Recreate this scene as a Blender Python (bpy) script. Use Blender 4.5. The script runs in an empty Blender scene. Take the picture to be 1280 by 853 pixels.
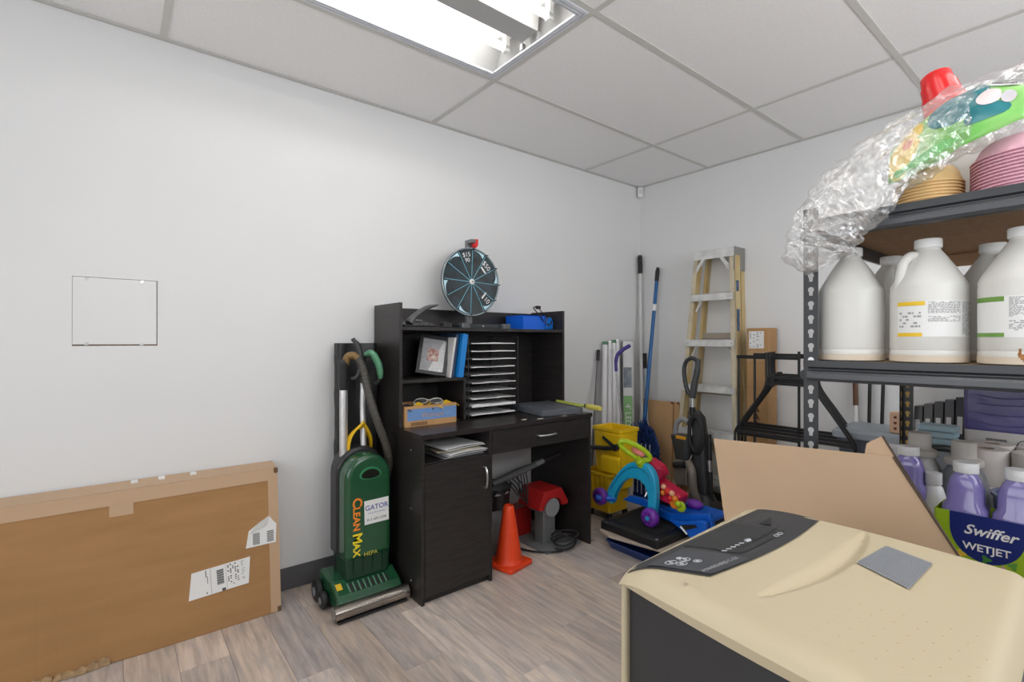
import bpy, bmesh, math, random
from mathutils import Vector, Matrix, noise
import mathutils
R = math.radians
random.seed(7)
S = bpy.context.scene
COL = S.collection

# ------------------------------------------------------------------ camera
cam_d = bpy.data.cameras.new('camera')
cam = bpy.data.objects.new('camera', cam_d)
COL.objects.link(cam)
cam.location = (2.4214, -3.2261, 1.1452)
cam.rotation_euler = (R(90), 0, 0.896)
cam_d.sensor_width = 36
cam_d.lens = 618.79 / 1280 * 36
cam_d.clip_start = 0.02
S.camera = cam

# ------------------------------------------------------------------ world, exposure
w = bpy.data.worlds.new('world')
S.world = w
w.use_nodes = True
w.node_tree.nodes['Background'].inputs[0].default_value = (0.9, 0.95, 1, 1)
w.node_tree.nodes['Background'].inputs[1].default_value = 1.0
S.view_settings.view_transform = 'Standard'
S.view_settings.look = 'None'
S.view_settings.gamma = 1
S.view_settings.use_curve_mapping = False
S.view_settings.exposure = 0.45
# added fill light, shining in by an unseen window band in the right wall
sl = bpy.data.lights.new('fill_light_right', 'AREA')
sl.shape = 'RECTANGLE'
sl.size, sl.size_y = 2.6, .7
sl.energy = 27
sl.color = (.94, .97, 1.)
slo = bpy.data.objects.new('fill_light_right', sl)
COL.objects.link(slo)
slo.location = (3.42, -1.7, 1.6)
slo.rotation_euler = (R(90), 0, R(90))
# second added fill light, outside an unseen window behind the photographer
sl2 = sl.copy()
sl2.size, sl2.size_y = 2.2, 1.7
sl2.energy = 20
slo2 = bpy.data.objects.new('fill_light_front', sl2)
COL.objects.link(slo2)
slo2.location = (1.9, -4.95, 1.3)
slo2.rotation_euler = (R(90), 0, 0)
TUBE_POWER = 12.0          # emission strength of the fluorescent tubes

# ------------------------------------------------------------------ materials
MATS = {}


def mat(name, col, rough=.5, metal=0., var=0., vscale=8., bump=0., bscale=60., spec=.5, stretch=None,
        emit=0., trans=0., alpha=1., coat=0., sss=0., col2=None, vdet=4.):
    if name in MATS:
        return MATS[name]
    m = bpy.data.materials.new(name)
    m.use_nodes = True
    nt = m.node_tree
    b = nt.nodes['Principled BSDF']
    c4 = tuple(col) + (1,)
    b.inputs['Base Color'].default_value = c4
    b.inputs['Roughness'].default_value = rough
    b.inputs['Metallic'].default_value = metal
    b.inputs['Specular IOR Level'].default_value = spec
    b.inputs['Transmission Weight'].default_value = trans
    b.inputs['Coat Weight'].default_value = coat
    b.inputs['Alpha'].default_value = alpha
    if sss:
        b.inputs['Subsurface Weight'].default_value = sss
        b.inputs['Subsurface Radius'].default_value = (.02, .02, .02)
    if emit:
        b.inputs['Emission Color'].default_value = c4
        b.inputs['Emission Strength'].default_value = emit
    tc = nt.nodes.new('ShaderNodeTexCoord')
    mp = nt.nodes.new('ShaderNodeMapping')
    if stretch:
        mp.inputs['Scale'].default_value = stretch
    nt.links.new(tc.outputs['Object'], mp.inputs[0])
    if var:
        n = nt.nodes.new('ShaderNodeTexNoise')
        n.inputs['Scale'].default_value = vscale
        n.inputs['Detail'].default_value = vdet
        nt.links.new(mp.outputs[0], n.inputs[0])
        mx = nt.nodes.new('ShaderNodeMix')
        mx.data_type = 'RGBA'
        c2 = col2 if col2 else tuple(max(0, x * (1 - var)) for x in col)
        mx.inputs[6].default_value = c4
        mx.inputs[7].default_value = tuple(c2) + (1,)
        rp = nt.nodes.new('ShaderNodeMapRange')
        rp.inputs[1].default_value = .35
        rp.inputs[2].default_value = .68
        nt.links.new(n.outputs[0], rp.inputs[0])
        nt.links.new(rp.outputs[0], mx.inputs[0])
        nt.links.new(mx.outputs[2], b.inputs['Base Color'])
    if bump:
        n2 = nt.nodes.new('ShaderNodeTexNoise')
        n2.inputs['Scale'].default_value = bscale
        n2.inputs['Detail'].default_value = 3
        nt.links.new(mp.outputs[0], n2.inputs[0])
        bp = nt.nodes.new('ShaderNodeBump')
        bp.inputs['Strength'].default_value = bump
        bp.inputs['Distance'].default_value = .004
        nt.links.new(n2.outputs[0], bp.inputs['Height'])
        nt.links.new(bp.outputs[0], b.inputs['Normal'])
    MATS[name] = m
    return m


def plank_mat():
    m = bpy.data.materials.new('vinyl_plank')
    m.use_nodes = True
    nt = m.node_tree
    N = nt.nodes.new
    L = nt.links.new
    b = nt.nodes['Principled BSDF']
    b.inputs['Roughness'].default_value = .42
    oi = N('ShaderNodeObjectInfo')
    tc = N('ShaderNodeTexCoord')
    mul = N('ShaderNodeMath'); mul.operation = 'MULTIPLY'; mul.inputs[1].default_value = 37.
    L(oi.outputs['Random'], mul.inputs[0])
    add = N('ShaderNodeVectorMath'); add.operation = 'ADD'
    L(tc.outputs['Object'], add.inputs[0])
    cmb = N('ShaderNodeCombineXYZ')
    L(mul.outputs[0], cmb.inputs[0]); L(mul.outputs[0], cmb.inputs[1])
    L(cmb.outputs[0], add.inputs[1])
    mp = N('ShaderNodeMapping'); mp.inputs['Scale'].default_value = (2.2, 26, 1)
    L(add.outputs[0], mp.inputs[0])
    n1 = N('ShaderNodeTexNoise'); n1.inputs['Scale'].default_value = 1.6; n1.inputs['Detail'].default_value = 8
    n1.inputs['Roughness'].default_value = .65; n1.inputs['Distortion'].default_value = .6
    L(mp.outputs[0], n1.inputs[0])
    mp2 = N('ShaderNodeMapping'); mp2.inputs['Scale'].default_value = (1.6, 7, 1)
    L(add.outputs[0], mp2.inputs[0])
    n2 = N('ShaderNodeTexNoise'); n2.inputs['Scale'].default_value = 2.2; n2.inputs['Detail'].default_value = 5
    n2.inputs['Distortion'].default_value = 1.5
    L(mp2.outputs[0], n2.inputs[0])
    base = N('ShaderNodeValToRGB')          # plank to plank tone
    cr = base.color_ramp
    cr.elements[0].position = 0; cr.elements[0].color = (.48, .41, .36, 1)
    cr.elements[1].position = 1; cr.elements[1].color = (.78, .69, .605, 1)
    for p, c in ((.22, (.66, .575, .50)), (.45, (.47, .425, .405)), (.62, (.72, .63, .55)), (.8, (.55, .50, .48))):
        e = cr.elements.new(p); e.color = c + (1,)
    L(oi.outputs['Random'], base.inputs[0])
    g = N('ShaderNodeValToRGB')
    g.color_ramp.elements[0].position = .36; g.color_ramp.elements[0].color = (.70, .67, .65, 1)
    g.color_ramp.elements[1].position = .62; g.color_ramp.elements[1].color = (1.12, 1.1, 1.08, 1)
    L(n1.outputs[0], g.inputs[0])
    g2 = N('ShaderNodeValToRGB')
    g2.color_ramp.elements[0].position = .35; g2.color_ramp.elements[0].color = (.82, .83, .87, 1)
    g2.color_ramp.elements[1].position = .65; g2.color_ramp.elements[1].color = (1.1, 1.05, 1.0, 1)
    L(n2.outputs[0], g2.inputs[0])
    m1 = N('ShaderNodeMix'); m1.data_type = 'RGBA'; m1.blend_type = 'MULTIPLY'; m1.inputs[0].default_value = .8
    L(base.outputs[0], m1.inputs[6]); L(g.outputs[0], m1.inputs[7])
    m2 = N('ShaderNodeMix'); m2.data_type = 'RGBA'; m2.blend_type = 'MULTIPLY'; m2.inputs[0].default_value = .9
    L(m1.outputs[2], m2.inputs[6]); L(g2.outputs[0], m2.inputs[7])
    L(m2.outputs[2], b.inputs['Base Color'])
    bp = N('ShaderNodeBump'); bp.inputs['Strength'].default_value = .15; bp.inputs['Distance'].default_value = .002
    L(n1.outputs[0], bp.inputs['Height']); L(bp.outputs[0], b.inputs['Normal'])
    return m


def film_mat(name, tint=(1, 1, 1), gloss=.32, rough=.06, milk=.08, bump=1.):
    """clear plastic film: mostly see-through, sharp sheen, a trace of milkiness"""
    if name in MATS:
        return MATS[name]
    m = bpy.data.materials.new(name)
    m.use_nodes = True
    nt = m.node_tree
    N = nt.nodes.new
    L = nt.links.new
    out = nt.nodes['Material Output']
    nt.nodes.remove(nt.nodes['Principled BSDF'])
    tr = N('ShaderNodeBsdfTransparent'); tr.inputs[0].default_value = tuple(tint) + (1,)
    gl = N('ShaderNodeBsdfGlossy'); gl.inputs['Roughness'].default_value = rough
    df = N('ShaderNodeBsdfDiffuse'); df.inputs[0].default_value = (.9, .9, .92, 1)
    lw = N('ShaderNodeLayerWeight'); lw.inputs[0].default_value = .35
    tc = N('ShaderNodeTexCoord')
    n = N('ShaderNodeTexNoise'); n.inputs['Scale'].default_value = 34; n.inputs['Detail'].default_value = 5
    L(tc.outputs['Object'], n.inputs[0])
    bp = N('ShaderNodeBump'); bp.inputs['Strength'].default_value = bump; bp.inputs['Distance'].default_value = .03
    L(n.outputs[0], bp.inputs['Height'])
    L(bp.outputs[0], gl.inputs['Normal'])
    ma = N('ShaderNodeMath'); ma.operation = 'MULTIPLY_ADD'; ma.inputs[1].default_value = .38; ma.inputs[2].default_value = gloss * .5
    L(lw.outputs['Facing'], ma.inputs[0])
    a = N('ShaderNodeMixShader'); L(ma.outputs[0], a.inputs[0]); L(tr.outputs[0], a.inputs[1]); L(gl.outputs[0], a.inputs[2])
    c = N('ShaderNodeMixShader'); c.inputs[0].default_value = milk
    L(a.outputs[0], c.inputs[1]); L(df.outputs[0], c.inputs[2])
    L(c.outputs[0], out.inputs[0])
    MATS[name] = m
    return m


# ------------------------------------------------------------------ mesh helpers
class MB:
    """collects shapes and links them as ONE mesh; coordinates may be given in world space (org is taken off)"""

    def __init__(s, org=(0, 0, 0)):
        s.bm = bmesh.new()
        s.o = Vector(org)

    def _v(s, p):
        return s.bm.verts.new(Vector(p) - s.o)

    def box(s, x0, x1, y0, y1, z0, z1, M=None):
        c = [(x, y, z) for x in (x0, x1) for y in (y0, y1) for z in (z0, z1)]
        if M is not None:
            c = [M @ Vector(p) for p in c]
        v = [s._v(p) for p in c]
        for f in ((0, 1, 3, 2), (4, 6, 7, 5), (0, 4, 5, 1), (2, 3, 7, 6), (0, 2, 6, 4), (1, 5, 7, 3)):
            s.bm.faces.new([v[i] for i in f])
        return s

    def prism(s, pts, a0, a1, axis='x', M=None):
        """polygon pts (two remaining axes in order) pulled from a0 to a1 along axis"""
        def P(p, a):
            q = {'x': (a, p[0], p[1]), 'y': (p[0], a, p[1]), 'z': (p[0], p[1], a)}[axis]
            return M @ Vector(q) if M is not None else q
        A = [s._v(P(p, a0)) for p in pts]
        B = [s._v(P(p, a1)) for p in pts]
        n = len(pts)
        s.bm.faces.new(A)
        s.bm.faces.new(B[::-1])
        for i in range(n):
            s.bm.faces.new([A[i], B[i], B[(i + 1) % n], A[(i + 1) % n]])
        return s

    def loft(s, rings, cap=True, closed=True):
        V = [[s._v(p) for p in r] for r in rings]
        n = len(V[0])
        for i in range(len(V) - 1):
            for j in range(n if closed else n - 1):
                k = (j + 1) % n
                s.bm.faces.new([V[i][j], V[i][k], V[i + 1][k], V[i + 1][j]])
        if cap and closed:
            s.bm.faces.new(V[0][::-1])
            s.bm.faces.new(V[-1])
        return s

    def lathe(s, prof, c=(0, 0, 0), seg=28, M=None, cap=True, a0=0., a1=2 * math.pi):
        full = abs(a1 - a0 - 2 * math.pi) < 1e-6
        n = seg if full else seg + 1
        rings = []
        for r, z in prof:
            ring = []
            for i in range(n):
                a = a0 + (a1 - a0) * i / seg
                p = Vector((r * math.cos(a), r * math.sin(a), z))
                if M is not None:
                    p = M @ p
                ring.append(Vector(c) + p)
            rings.append(ring)
        return s.loft(rings, cap=cap and full, closed=full)

    def tube(s, pts, r, seg=10, closed=False, cap=True):
        pts = [Vector(p) for p in pts]
        n = len(pts)
        rr = r if isinstance(r, (list, tuple)) else [r] * n
        rings = []
        prev = None
        for i in range(n):
            if closed:
                t = (pts[(i + 1) % n] - pts[i - 1])
            else:
                t = pts[min(i + 1, n - 1)] - pts[max(i - 1, 0)]
            t.normalize()
            if prev is None:
                up = Vector((0, 0, 1)) if abs(t.z) < .9 else Vector((1, 0, 0))
                u = t.cross(up).normalized()
            else:
                u = (prev - t * prev.dot(t)).normalized()
            prev = u
            v = t.cross(u)
            rings.append([pts[i] + (u * math.cos(a) + v * math.sin(a)) * rr[i] for a in
                          [2 * math.pi * k / seg for k in range(seg)]])
        if closed:
            rings.append(rings[0])
            return s.loft(rings, cap=False)
        return s.loft(rings, cap=cap)

    def sphere(s, c, r, sx=1, sy=1, sz=1, seg=16, M=None):
        prof = [(max(1e-4, r * math.sin(math.pi * k / 10)), -r * math.cos(math.pi * k / 10)) for k in range(11)]
        rings = []
        for q, z in prof:
            ring = []
            for i in range(seg):
                a = 2 * math.pi * i / seg
                p = Vector((q * math.cos(a) * sx, q * math.sin(a) * sy, z * sz))
                ring.append(Vector(c) + (M @ p if M is not None else p))
            rings.append(ring)
        return s.loft(rings)

    def grid(s, fn, nu, nv, thick=None):
        """surface fn(u,v) -> point, u, v in 0..1"""
        V = [[s._v(fn(i / nu, j / nv)) for j in range(nv + 1)] for i in range(nu + 1)]
        for i in range(nu):
            for j in range(nv):
                s.bm.faces.new([V[i][j], V[i + 1][j], V[i + 1][j + 1], V[i][j + 1]])
        return s

    def build(s, name, m, parent=None, bev=0., smooth=False, seg=2, solid=0., ang=35):
        bmesh.ops.remove_doubles(s.bm, verts=s.bm.verts, dist=1e-6)
        bmesh.ops.recalc_face_normals(s.bm, faces=s.bm.faces)
        me = bpy.data.meshes.new(name)
        s.bm.to_mesh(me)
        s.bm.free()
        if isinstance(m, (list, tuple)):
            for q in m:
                me.materials.append(q)
        else:
            me.materials.append(m)
        o = bpy.data.objects.new(name, me)
        COL.objects.link(o)
        if parent:
            o.parent = parent
        if smooth:
            me.polygons.foreach_set('use_smooth', [True] * len(me.polygons))
            me.set_sharp_from_angle(angle=R(ang))
        if solid:
            q = o.modifiers.new('solid', 'SOLIDIFY'); q.thickness = solid; q.offset = 0
        if bev:
            q = o.modifiers.new('bevel', 'BEVEL'); q.width = bev; q.segments = seg
            q.limit_method = 'ANGLE'; q.angle_limit = R(40)
        return o


def thing(name, loc, label, cat, group=None, rz=0.):
    o = bpy.data.objects.new(name, None)
    COL.objects.link(o)
    o.empty_display_size = .05
    o.location = loc
    o.rotation_euler = (0, 0, rz)
    return tag(o, label, cat, group)


def tag(o, label, cat, group=None):
    o['label'] = label
    o['category'] = cat
    if group:
        o['group'] = group
    return o


def struct(o):
    o['kind'] = 'structure'
    return o


def dup(root, loc, rz=None, label=None):
    r = root.copy(); COL.objects.link(r); r.location = loc
    if rz is not None:
        r.rotation_euler = (0, 0, rz)
    if label:
        r['label'] = label
    for ch in list(root.children):
        c = ch.copy(); COL.objects.link(c); c.parent = r
        for g in list(ch.children):
            d = g.copy(); COL.objects.link(d); d.parent = c
    return r




def text(body, size, M, m, parent, name='lettering', ext=.0004, align='CENTER', sx=1., world=True, shear=0., bold=0.):
    """flat lettering as a mesh; M maps the text plane (x right, y up, z towards the reader) into the parent's space"""
    cu = bpy.data.curves.new('t', 'FONT')
    cu.body = body
    cu.size = 1
    cu.shear = shear
    cu.offset = bold
    cu.align_x = align
    cu.align_y = 'CENTER'
    cu.resolution_u = 3
    ob = bpy.data.objects.new('t', cu)
    COL.objects.link(ob)
    dg = bpy.context.evaluated_depsgraph_get()
    me = bpy.data.meshes.new_from_object(ob.evaluated_get(dg))
    bpy.data.objects.remove(ob)
    bpy.data.curves.remove(cu)
    if world:
        rt = parent
        while rt.parent:
            rt = rt.parent
        M = Matrix.Translation(-Vector(rt.location)) @ M
    me.transform(M @ Matrix.Diagonal((size * sx, size, size, 1)))
    me.materials.clear()
    me.materials.append(m)
    o = bpy.data.objects.new(name, me)
    COL.objects.link(o)
    o.parent = parent
    return o


def frame_m(o, x, y):
    """matrix of a plane at o with right x and up y"""
    x = Vector(x).normalized()
    y = Vector(y); y = (y - x * y.dot(x)).normalized()
    z = x.cross(y)
    M = Matrix((x, y, z)).transposed().to_4x4()
    M.translation = Vector(o)
    return M


def bez(p, n=12):
    """smooth path (Catmull-Rom) through points"""
    P = [Vector(q) for q in p]
    P = [P[0] * 2 - P[1]] + P + [P[-1] * 2 - P[-2]]
    out = []
    for i in range(1, len(P) - 2):
        for k in range(n):
            t = k / n
            a, b, c, d = P[i - 1:i + 3]
            out.append(.5 * ((2 * b) + (c - a) * t + (2 * a - 5 * b + 4 * c - d) * t * t + (3 * b - a - 3 * c + d) * t ** 3))
    out.append(P[-2])
    return out


WHITE = mat('white_print', (.82, .82, .82), .6)
BLACKP = mat('black_print', (.02, .02, .02), .6)
M_wall = mat('painted_wall', (.765, .765, .765), .75, bump=.06, bscale=180, var=.03, vscale=1.2)
M_tile = mat('ceiling_tile', (.90, .89, .885), .9, var=.04, vscale=90, bump=.25, bscale=160)
M_tee = mat('grid_tee', (.62, .61, .58), .55)
M_base = mat('grey_vinyl_base', (.10, .10, .105), .5)
M_black_lam = mat('espresso_laminate', (.029, .025, .024), .36, var=.45, vscale=3, stretch=(3, 3, 40), bump=.12, bscale=30)
M_black_top = mat('espresso_laminate_top', (.034, .027, .026), .3, var=.5, vscale=5, stretch=(6, 60, 6))
M_blackpl = mat('black_plastic', (.018, .018, .02), .38)
M_blackrub = mat('black_rubber', (.015, .015, .016), .6)
M_blackmet = mat('black_metal', (.014, .014, .015), .42, metal=.2)
M_steel = mat('brushed_steel', (.62, .62, .62), .3, metal=1.)
M_alu = mat('aluminium', (.72, .72, .72), .42, metal=.85, var=.15, vscale=30)
M_whitepl = mat('white_plastic', (.78, .78, .77), .4)
M_kraft = mat('cardboard', (.40, .215, .085), .82, var=.12, vscale=3, stretch=(1, 1, 6), bump=.05, bscale=200)
M_tape = mat('kraft_tape', (.52, .35, .215), .45)
M_paper = mat('white_paper', (.80, .80, .79), .7)
M_grey = mat('grey_plastic', (.22, .23, .25), .45)

# ------------------------------------------------------------------ the room
H = 2.352
RX, RY = 3.25, -4.75           # right wall, wall behind the photographer
GX, GY, TX, TY = .584, -.639, .61, 1.22
HY0, HY1, HZ0, HZ1 = -3.352, -3.097, 1.127, 1.384     # patched opening in the left wall
b = MB()
b.box(-.12, -.012, RY - .1, .1, -.05, H + .2)
for y0, y1, z0, z1 in ((RY - .1, HY0, -.05, H + .2), (HY1, .1, -.05, H + .2), (HY0, HY1, -.05, HZ0), (HY0, HY1, HZ1, H + .2)):
    b.box(-.012, 0, y0, y1, z0, z1)
struct(b.build('wall_left', M_wall))
struct(MB().box(0, RX + .1, 0, .1, -.05, H + .2).build('wall_back', M_wall))
b = MB()
WX0, WX1, VZ0, VZ1 = .8, 3.0, .45, 2.15
for a in ((0, WX0, -.05, H + .2), (WX1, RX, -.05, H + .2), (WX0, WX1, -.05, VZ0), (WX0, WX1, VZ1, H + .2)):
    b.box(a[0], a[1], RY - .1, RY, a[2], a[3])
struct(b.build('wall_front', M_wall))
win = struct(MB().box(WX0, WX1, RY - .06, RY - .055, VZ0, VZ1).build('added_window_2', film_mat('added_window_glass', gloss=.06, milk=0, rough=.02, bump=0.)))  # unseen window, added to let in the front fill light
for a in ((WX0, WX0 + .05, VZ0, VZ1), (WX1 - .05, WX1, VZ0, VZ1), (1.875, 1.925, VZ0, VZ1), (WX0, WX1, VZ0, VZ0 + .05), (WX0, WX1, VZ1 - .05, VZ1)):
    MB().box(a[0], a[1], RY - .08, RY - .03, a[2], a[3]).build('added_window_frame', mat('bronze_frame', (.05, .045, .04), .4), win)
b = MB()
WY0, WY1, WZ0, WZ1 = -3.0, -.4, 1.25, 1.95
for a in ((RY, WY0, -.05, H + .2), (WY1, 0, -.05, H + .2), (WY0, WY1, -.05, WZ0), (WY0, WY1, WZ1, H + .2)):
    b.box(RX, RX + .1, a[0], a[1], a[2], a[3])
struct(b.build('wall_right', M_wall))
win = struct(MB().box(RX + .055, RX + .06, WY0, WY1, WZ0, WZ1).build('added_window_1', film_mat('added_window_glass', gloss=.06, milk=0, rough=.02, bump=0.)))  # made-up window band, put here for the right-hand fill light
for a in ((WY0, WY0 + .05, WZ0, WZ1), (WY1 - .05, WY1, WZ0, WZ1), (-1.725, -1.675, WZ0, WZ1), (WY0, WY1, WZ0, WZ0 + .05), (WY0, WY1, WZ1 - .05, WZ1)):
    MB().box(RX + .03, RX + .08, a[0], a[1], a[2], a[3]).build('added_window_frame', mat('bronze_frame', (.05, .045, .04), .4), win)
for nm, a in (('baseboard_left', (0, .006, RY, 0)), ('baseboard_back', (.006, RX, -.006, 0)), ('baseboard_right', (RX - .006, RX, RY, -.006)), ('baseboard_front', (.006, RX - .006, RY, RY + .006))):
    struct(MB().box(*a, .003, .105).build(nm, M_base, bev=.002))

# floor: dark underlay with single planks on it, laid across the room
fl = struct(MB().box(0, RX, RY, 0, -.05, -.004).build('floor', mat('underlay', (.05, .04, .035), .9)))
PW, PL = .1525, 1.22
pm = plank_mat()
pd = MB().box(0, PL - .0008, 0, PW - .0008, -.0045, 0).build('plank', pm, fl, bev=.0007, seg=1)
first = True
y = -1.833 + PW * 12
k = 0
offs = [.10, .72, .37, 1.02, .55, .22, .85]
meshes = {}
while y > RY - PW:
    x = -offs[k % 7] - .0
    while x < RX:
        x0, x1 = max(0, x), min(RX, x + PL)
        y0, y1 = max(RY, y), min(0, y + PW)
        if x1 - x0 > .02 and y1 - y0 > .01:
            if abs(x1 - x0 - PL) < 1e-4 and abs(y1 - y0 - PW) < 1e-4:
                if first:
                    o = pd; first = False
                else:
                    o = pd.copy(); COL.objects.link(o)
                o.location = (x, y, 0)
            else:
                o = MB((x0, y0, 0)).box(x0, x1 - .0008, y0, y1 - .0008, -.0045, 0).build('plank', pm, fl, bev=.0007, seg=1)
                o.location = (x0, y0, 0)
            o.parent = fl
        x += PL
    y -= PW
    k += 1

# ceiling: slab, single lay-in tiles, tees, wall angle
ce = struct(MB().box(0, RX, RY, 0, H + .12, H + .2).build('ceiling', M_tile))
xs = [0] + [GX + TX * i for i in range(-1, 8) if 0 < GX + TX * i < RX] + [RX]
ys = [0] + [GY - TY * j for j in range(0, 8) if GY - TY * j > RY] + [RY]
FIX = [(GX, GX + TX, GY - 2 * TY, GY - TY)]
FIX.append((GX + 2 * TX, GX + 3 * TX, GY - 2 * TY, GY - TY))  # unseen fixture added to brighten the rack and back wall
FIX.append((GX + 3 * TX, GX + 4 * TX, GY - TY, GY))  # another added fixture out of view, for more light at the back
tl = {}
for i in range(len(xs) - 1):
    for j in range(len(ys) - 1):
        x0, x1, y1, y0 = xs[i], xs[i + 1], ys[j], ys[j + 1]
        if any(abs(f[0] - x0) < .01 and abs(f[3] - y1) < .01 for f in FIX):
            continue
        key = (round(x1 - x0, 3), round(y1 - y0, 3))
        if key not in tl:
            o = MB((x0, y0, H)).box(x0 + .003, x1 - .003, y0 + .003, y1 - .003, H + .0015, H + .016).build('ceiling_tile', M_tile, ce)
            tl[key] = o
        else:
            o = tl[key].copy(); COL.objects.link(o)
        o.parent = ce
        o.location = (x0, y0, H)
TW = .012
for x in xs[1:-1]:
    MB().box(x - TW, x + TW, RY, 0, H - .0025, H + .001).box(x - .001, x + .001, RY, 0, H, H + .03).build('grid_tee', M_tee, ce)
for y in ys[1:-1]:
    MB().box(0, RX, y - TW, y + TW, H - .002, H + .001).build('grid_tee', M_tee, ce)
for a in ((0, .022, RY, 0), (0, RX, -.022, 0), (RX - .022, RX, RY, 0), (0, RX, RY, RY + .022)):
    m_ = MB().box(*a, H - .003, H)
    x0, x1, y0, y1 = a
    if x1 - x0 < .1:
        e = x0 if x0 == 0 else x1 - .0015
        m_.box(e, e + .0015, y0, y1, H - .003, H + .02)
    else:
        e = y1 - .0015 if y1 == 0 else y0
        m_.box(x0, x1, e, e + .0015, H - .003, H + .02)
    m_.build('wall_angle', M_tee, ce)

# ------------------------------------------------------------------ recessed fluorescent fixtures
M_lamp = mat('tube_glow', (1., .965, .92), .4, emit=TUBE_POWER)
M_pan = mat('white_enamel', (.42, .42, .415), .45)


def troffer(x0, x1, y0, y1, label):
    cx = (x0 + x1) / 2
    t = thing('ceiling_light', (cx, (y0 + y1) / 2, H), label, 'ceiling light')
    o_ = t.location
    g = .013
    X0, X1, Y0, Y1 = x0 + g, x1 - g, y0 + g, y1 - g
    pan = MB(o_)
    zt = H + .125
    pan.box(X0, X1, Y0, Y1, zt, zt + .003)
    pan.prism([(X0, H), (X0 + .002, H), (X0 + .075, zt), (X0 + .073, zt)], Y0, Y1, 'y')
    pan.prism([(X1, H), (X1 - .002, H), (X1 - .075, zt), (X1 - .073, zt)], Y0, Y1, 'y')
    pan.box(X0, X1, Y0, Y0 + .002, H, zt)
    pan.box(X0, X1, Y1 - .002, Y1, H, zt)
    pan.build('housing', M_pan, t)
    fr = MB(o_)
    for f, zz in ((0, -.006), ):
        fr.box(X0, X0 + .034, Y0, Y1, H - .006, H + .002)
        fr.box(X1 - .034, X1, Y0, Y1, H - .006, H + .002)
        fr.box(X0 + .034, X1 - .034, Y0, Y0 + .034, H - .006, H + .002)
        fr.box(X0 + .034, X1 - .034, Y1 - .034, Y1, H - .006, H + .002)
    d = fr.build('door_frame', mat('frame_enamel', (.72, .74, .78), .3), t, bev=.002)
    ln = MB(o_)
    for q in (.012, .026):
        ln.box(X0 + q, X0 + q + .003, Y0 + q, Y1 - q, H - .0075, H - .005)
        ln.box(X1 - q - .003, X1 - q, Y0 + q, Y1 - q, H - .0075, H - .005)
        ln.box(X0 + q, X1 - q, Y0 + q, Y0 + q + .003, H - .0075, H - .005)
        ln.box(X0 + q, X1 - q, Y1 - q - .003, Y1 - q, H - .0075, H - .005)
    ln.build('frame_rib', mat('rib_grey', (.42, .44, .48), .4), d)
    MB(o_).prism([(cx - .062, zt), (cx - .05, H + .034), (cx + .05, H + .034), (cx + .062, zt)], Y0 + .035, Y1 - .035, 'y').build('ballast_cover', M_pan, t, bev=.002)
    for sx in (-1, 1):
        tx = cx + sx * .135
        tz = H + .044
        tb = MB(o_).tube([(tx, Y0 + .045, tz), (tx, Y1 - .045, tz)], .0145, 14).build('fluorescent_tube', M_lamp, t, smooth=True)
        for ye, s_ in ((Y0 + .045, 1), (Y1 - .045, -1)):
            MB(o_).tube([(tx, ye - s_ * .002, tz), (tx, ye + s_ * .022, tz)], .0155, 14).build('tube_cap', M_steel, tb, smooth=True)
            MB(o_).box(tx - .014, tx + .014, ye - .018, ye + .004, tz - .018, zt).build('lamp_holder', M_whitepl, t, bev=.003)
        for ye in (Y0 + .036, Y1 - .06):
            MB(o_).prism([(tx - .06, zt), (tx - .05, zt - .02), (tx + .05, zt - .02), (tx + .06, zt)], ye, ye + .024, 'y').build('socket_bracket', M_pan, t, bev=.002)
    for yy in (Y1 - .02,):
        for xx in (cx - .05, cx + .05):
            MB(o_).box(xx - .008, xx + .008, yy - .02, yy, H + .004, H + .03).build('spring_clip', M_steel, t, bev=.002)
    return t


troffer(*FIX[0], 'open recessed fluorescent ceiling light with two glowing tubes above the green vacuum')
troffer(*FIX[1], 'added recessed fluorescent ceiling light above the steel rack and the cream shredder')

troffer(*FIX[2], 'added recessed fluorescent ceiling light over the far end of the steel rack')

# motion sensor in the upper corner
t = thing('motion_sensor', (.028, -.028, H - .085), 'small white sensor box high up in the corner of two walls', 'sensor')
o_ = t.location
MB(o_).prism([(.002, -.002), (.002, -.032), (.026, -.056), (.054, -.028), (.030, -.002)], H - .085, H - .008, 'z').build('case', M_whitepl, t, bev=.004)
MB(o_).prism([(.031, -.049), (.047, -.033), (.0485, -.0345), (.0325, -.0505)], H - .06, H - .03, 'z').build('lens', mat('sensor_lens', (.6, .6, .6), .3), t)

# drywall patch in the left wall
t = thing('drywall_patch', (0, (HY0 + HY1) / 2, HZ0), 'square cut-out piece of drywall set back into its opening in the white wall', 'wall patch')
o_ = t.location
MB(o_).box(-.0115, -.001, HY0 + .001, HY1 - .003, HZ0 + .005, HZ1 - .0016).build('drywall_piece', M_wall, t, bev=.0008, seg=1)
MB(o_).box(-.0112, -.006, HY0, HY1, HZ0, HZ0 + .006).build('raw_edge', mat('raw_gypsum', (.20, .125, .07), .9, var=.5, vscale=60), t)
MB(o_).box(-.0112, -.006, HY1 - .004, HY1, HZ0, HZ1).build('raw_edge', MATS['raw_gypsum'], t)
for yy, zz in ((HY0 + .04, HZ0 + .009), (HY1 - .05, HZ0 + .009), (HY0 + .04, HZ1 - .006), (HY1 - .05, HZ1 - .006)):
    MB(o_).prism([(yy - .006, zz - .008), (yy + .006, zz - .006), (yy + .007, zz + .005), (yy - .003, zz + .004)], -.001, .0015, 'x').build('repair_clip', M_steel, t)

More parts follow.
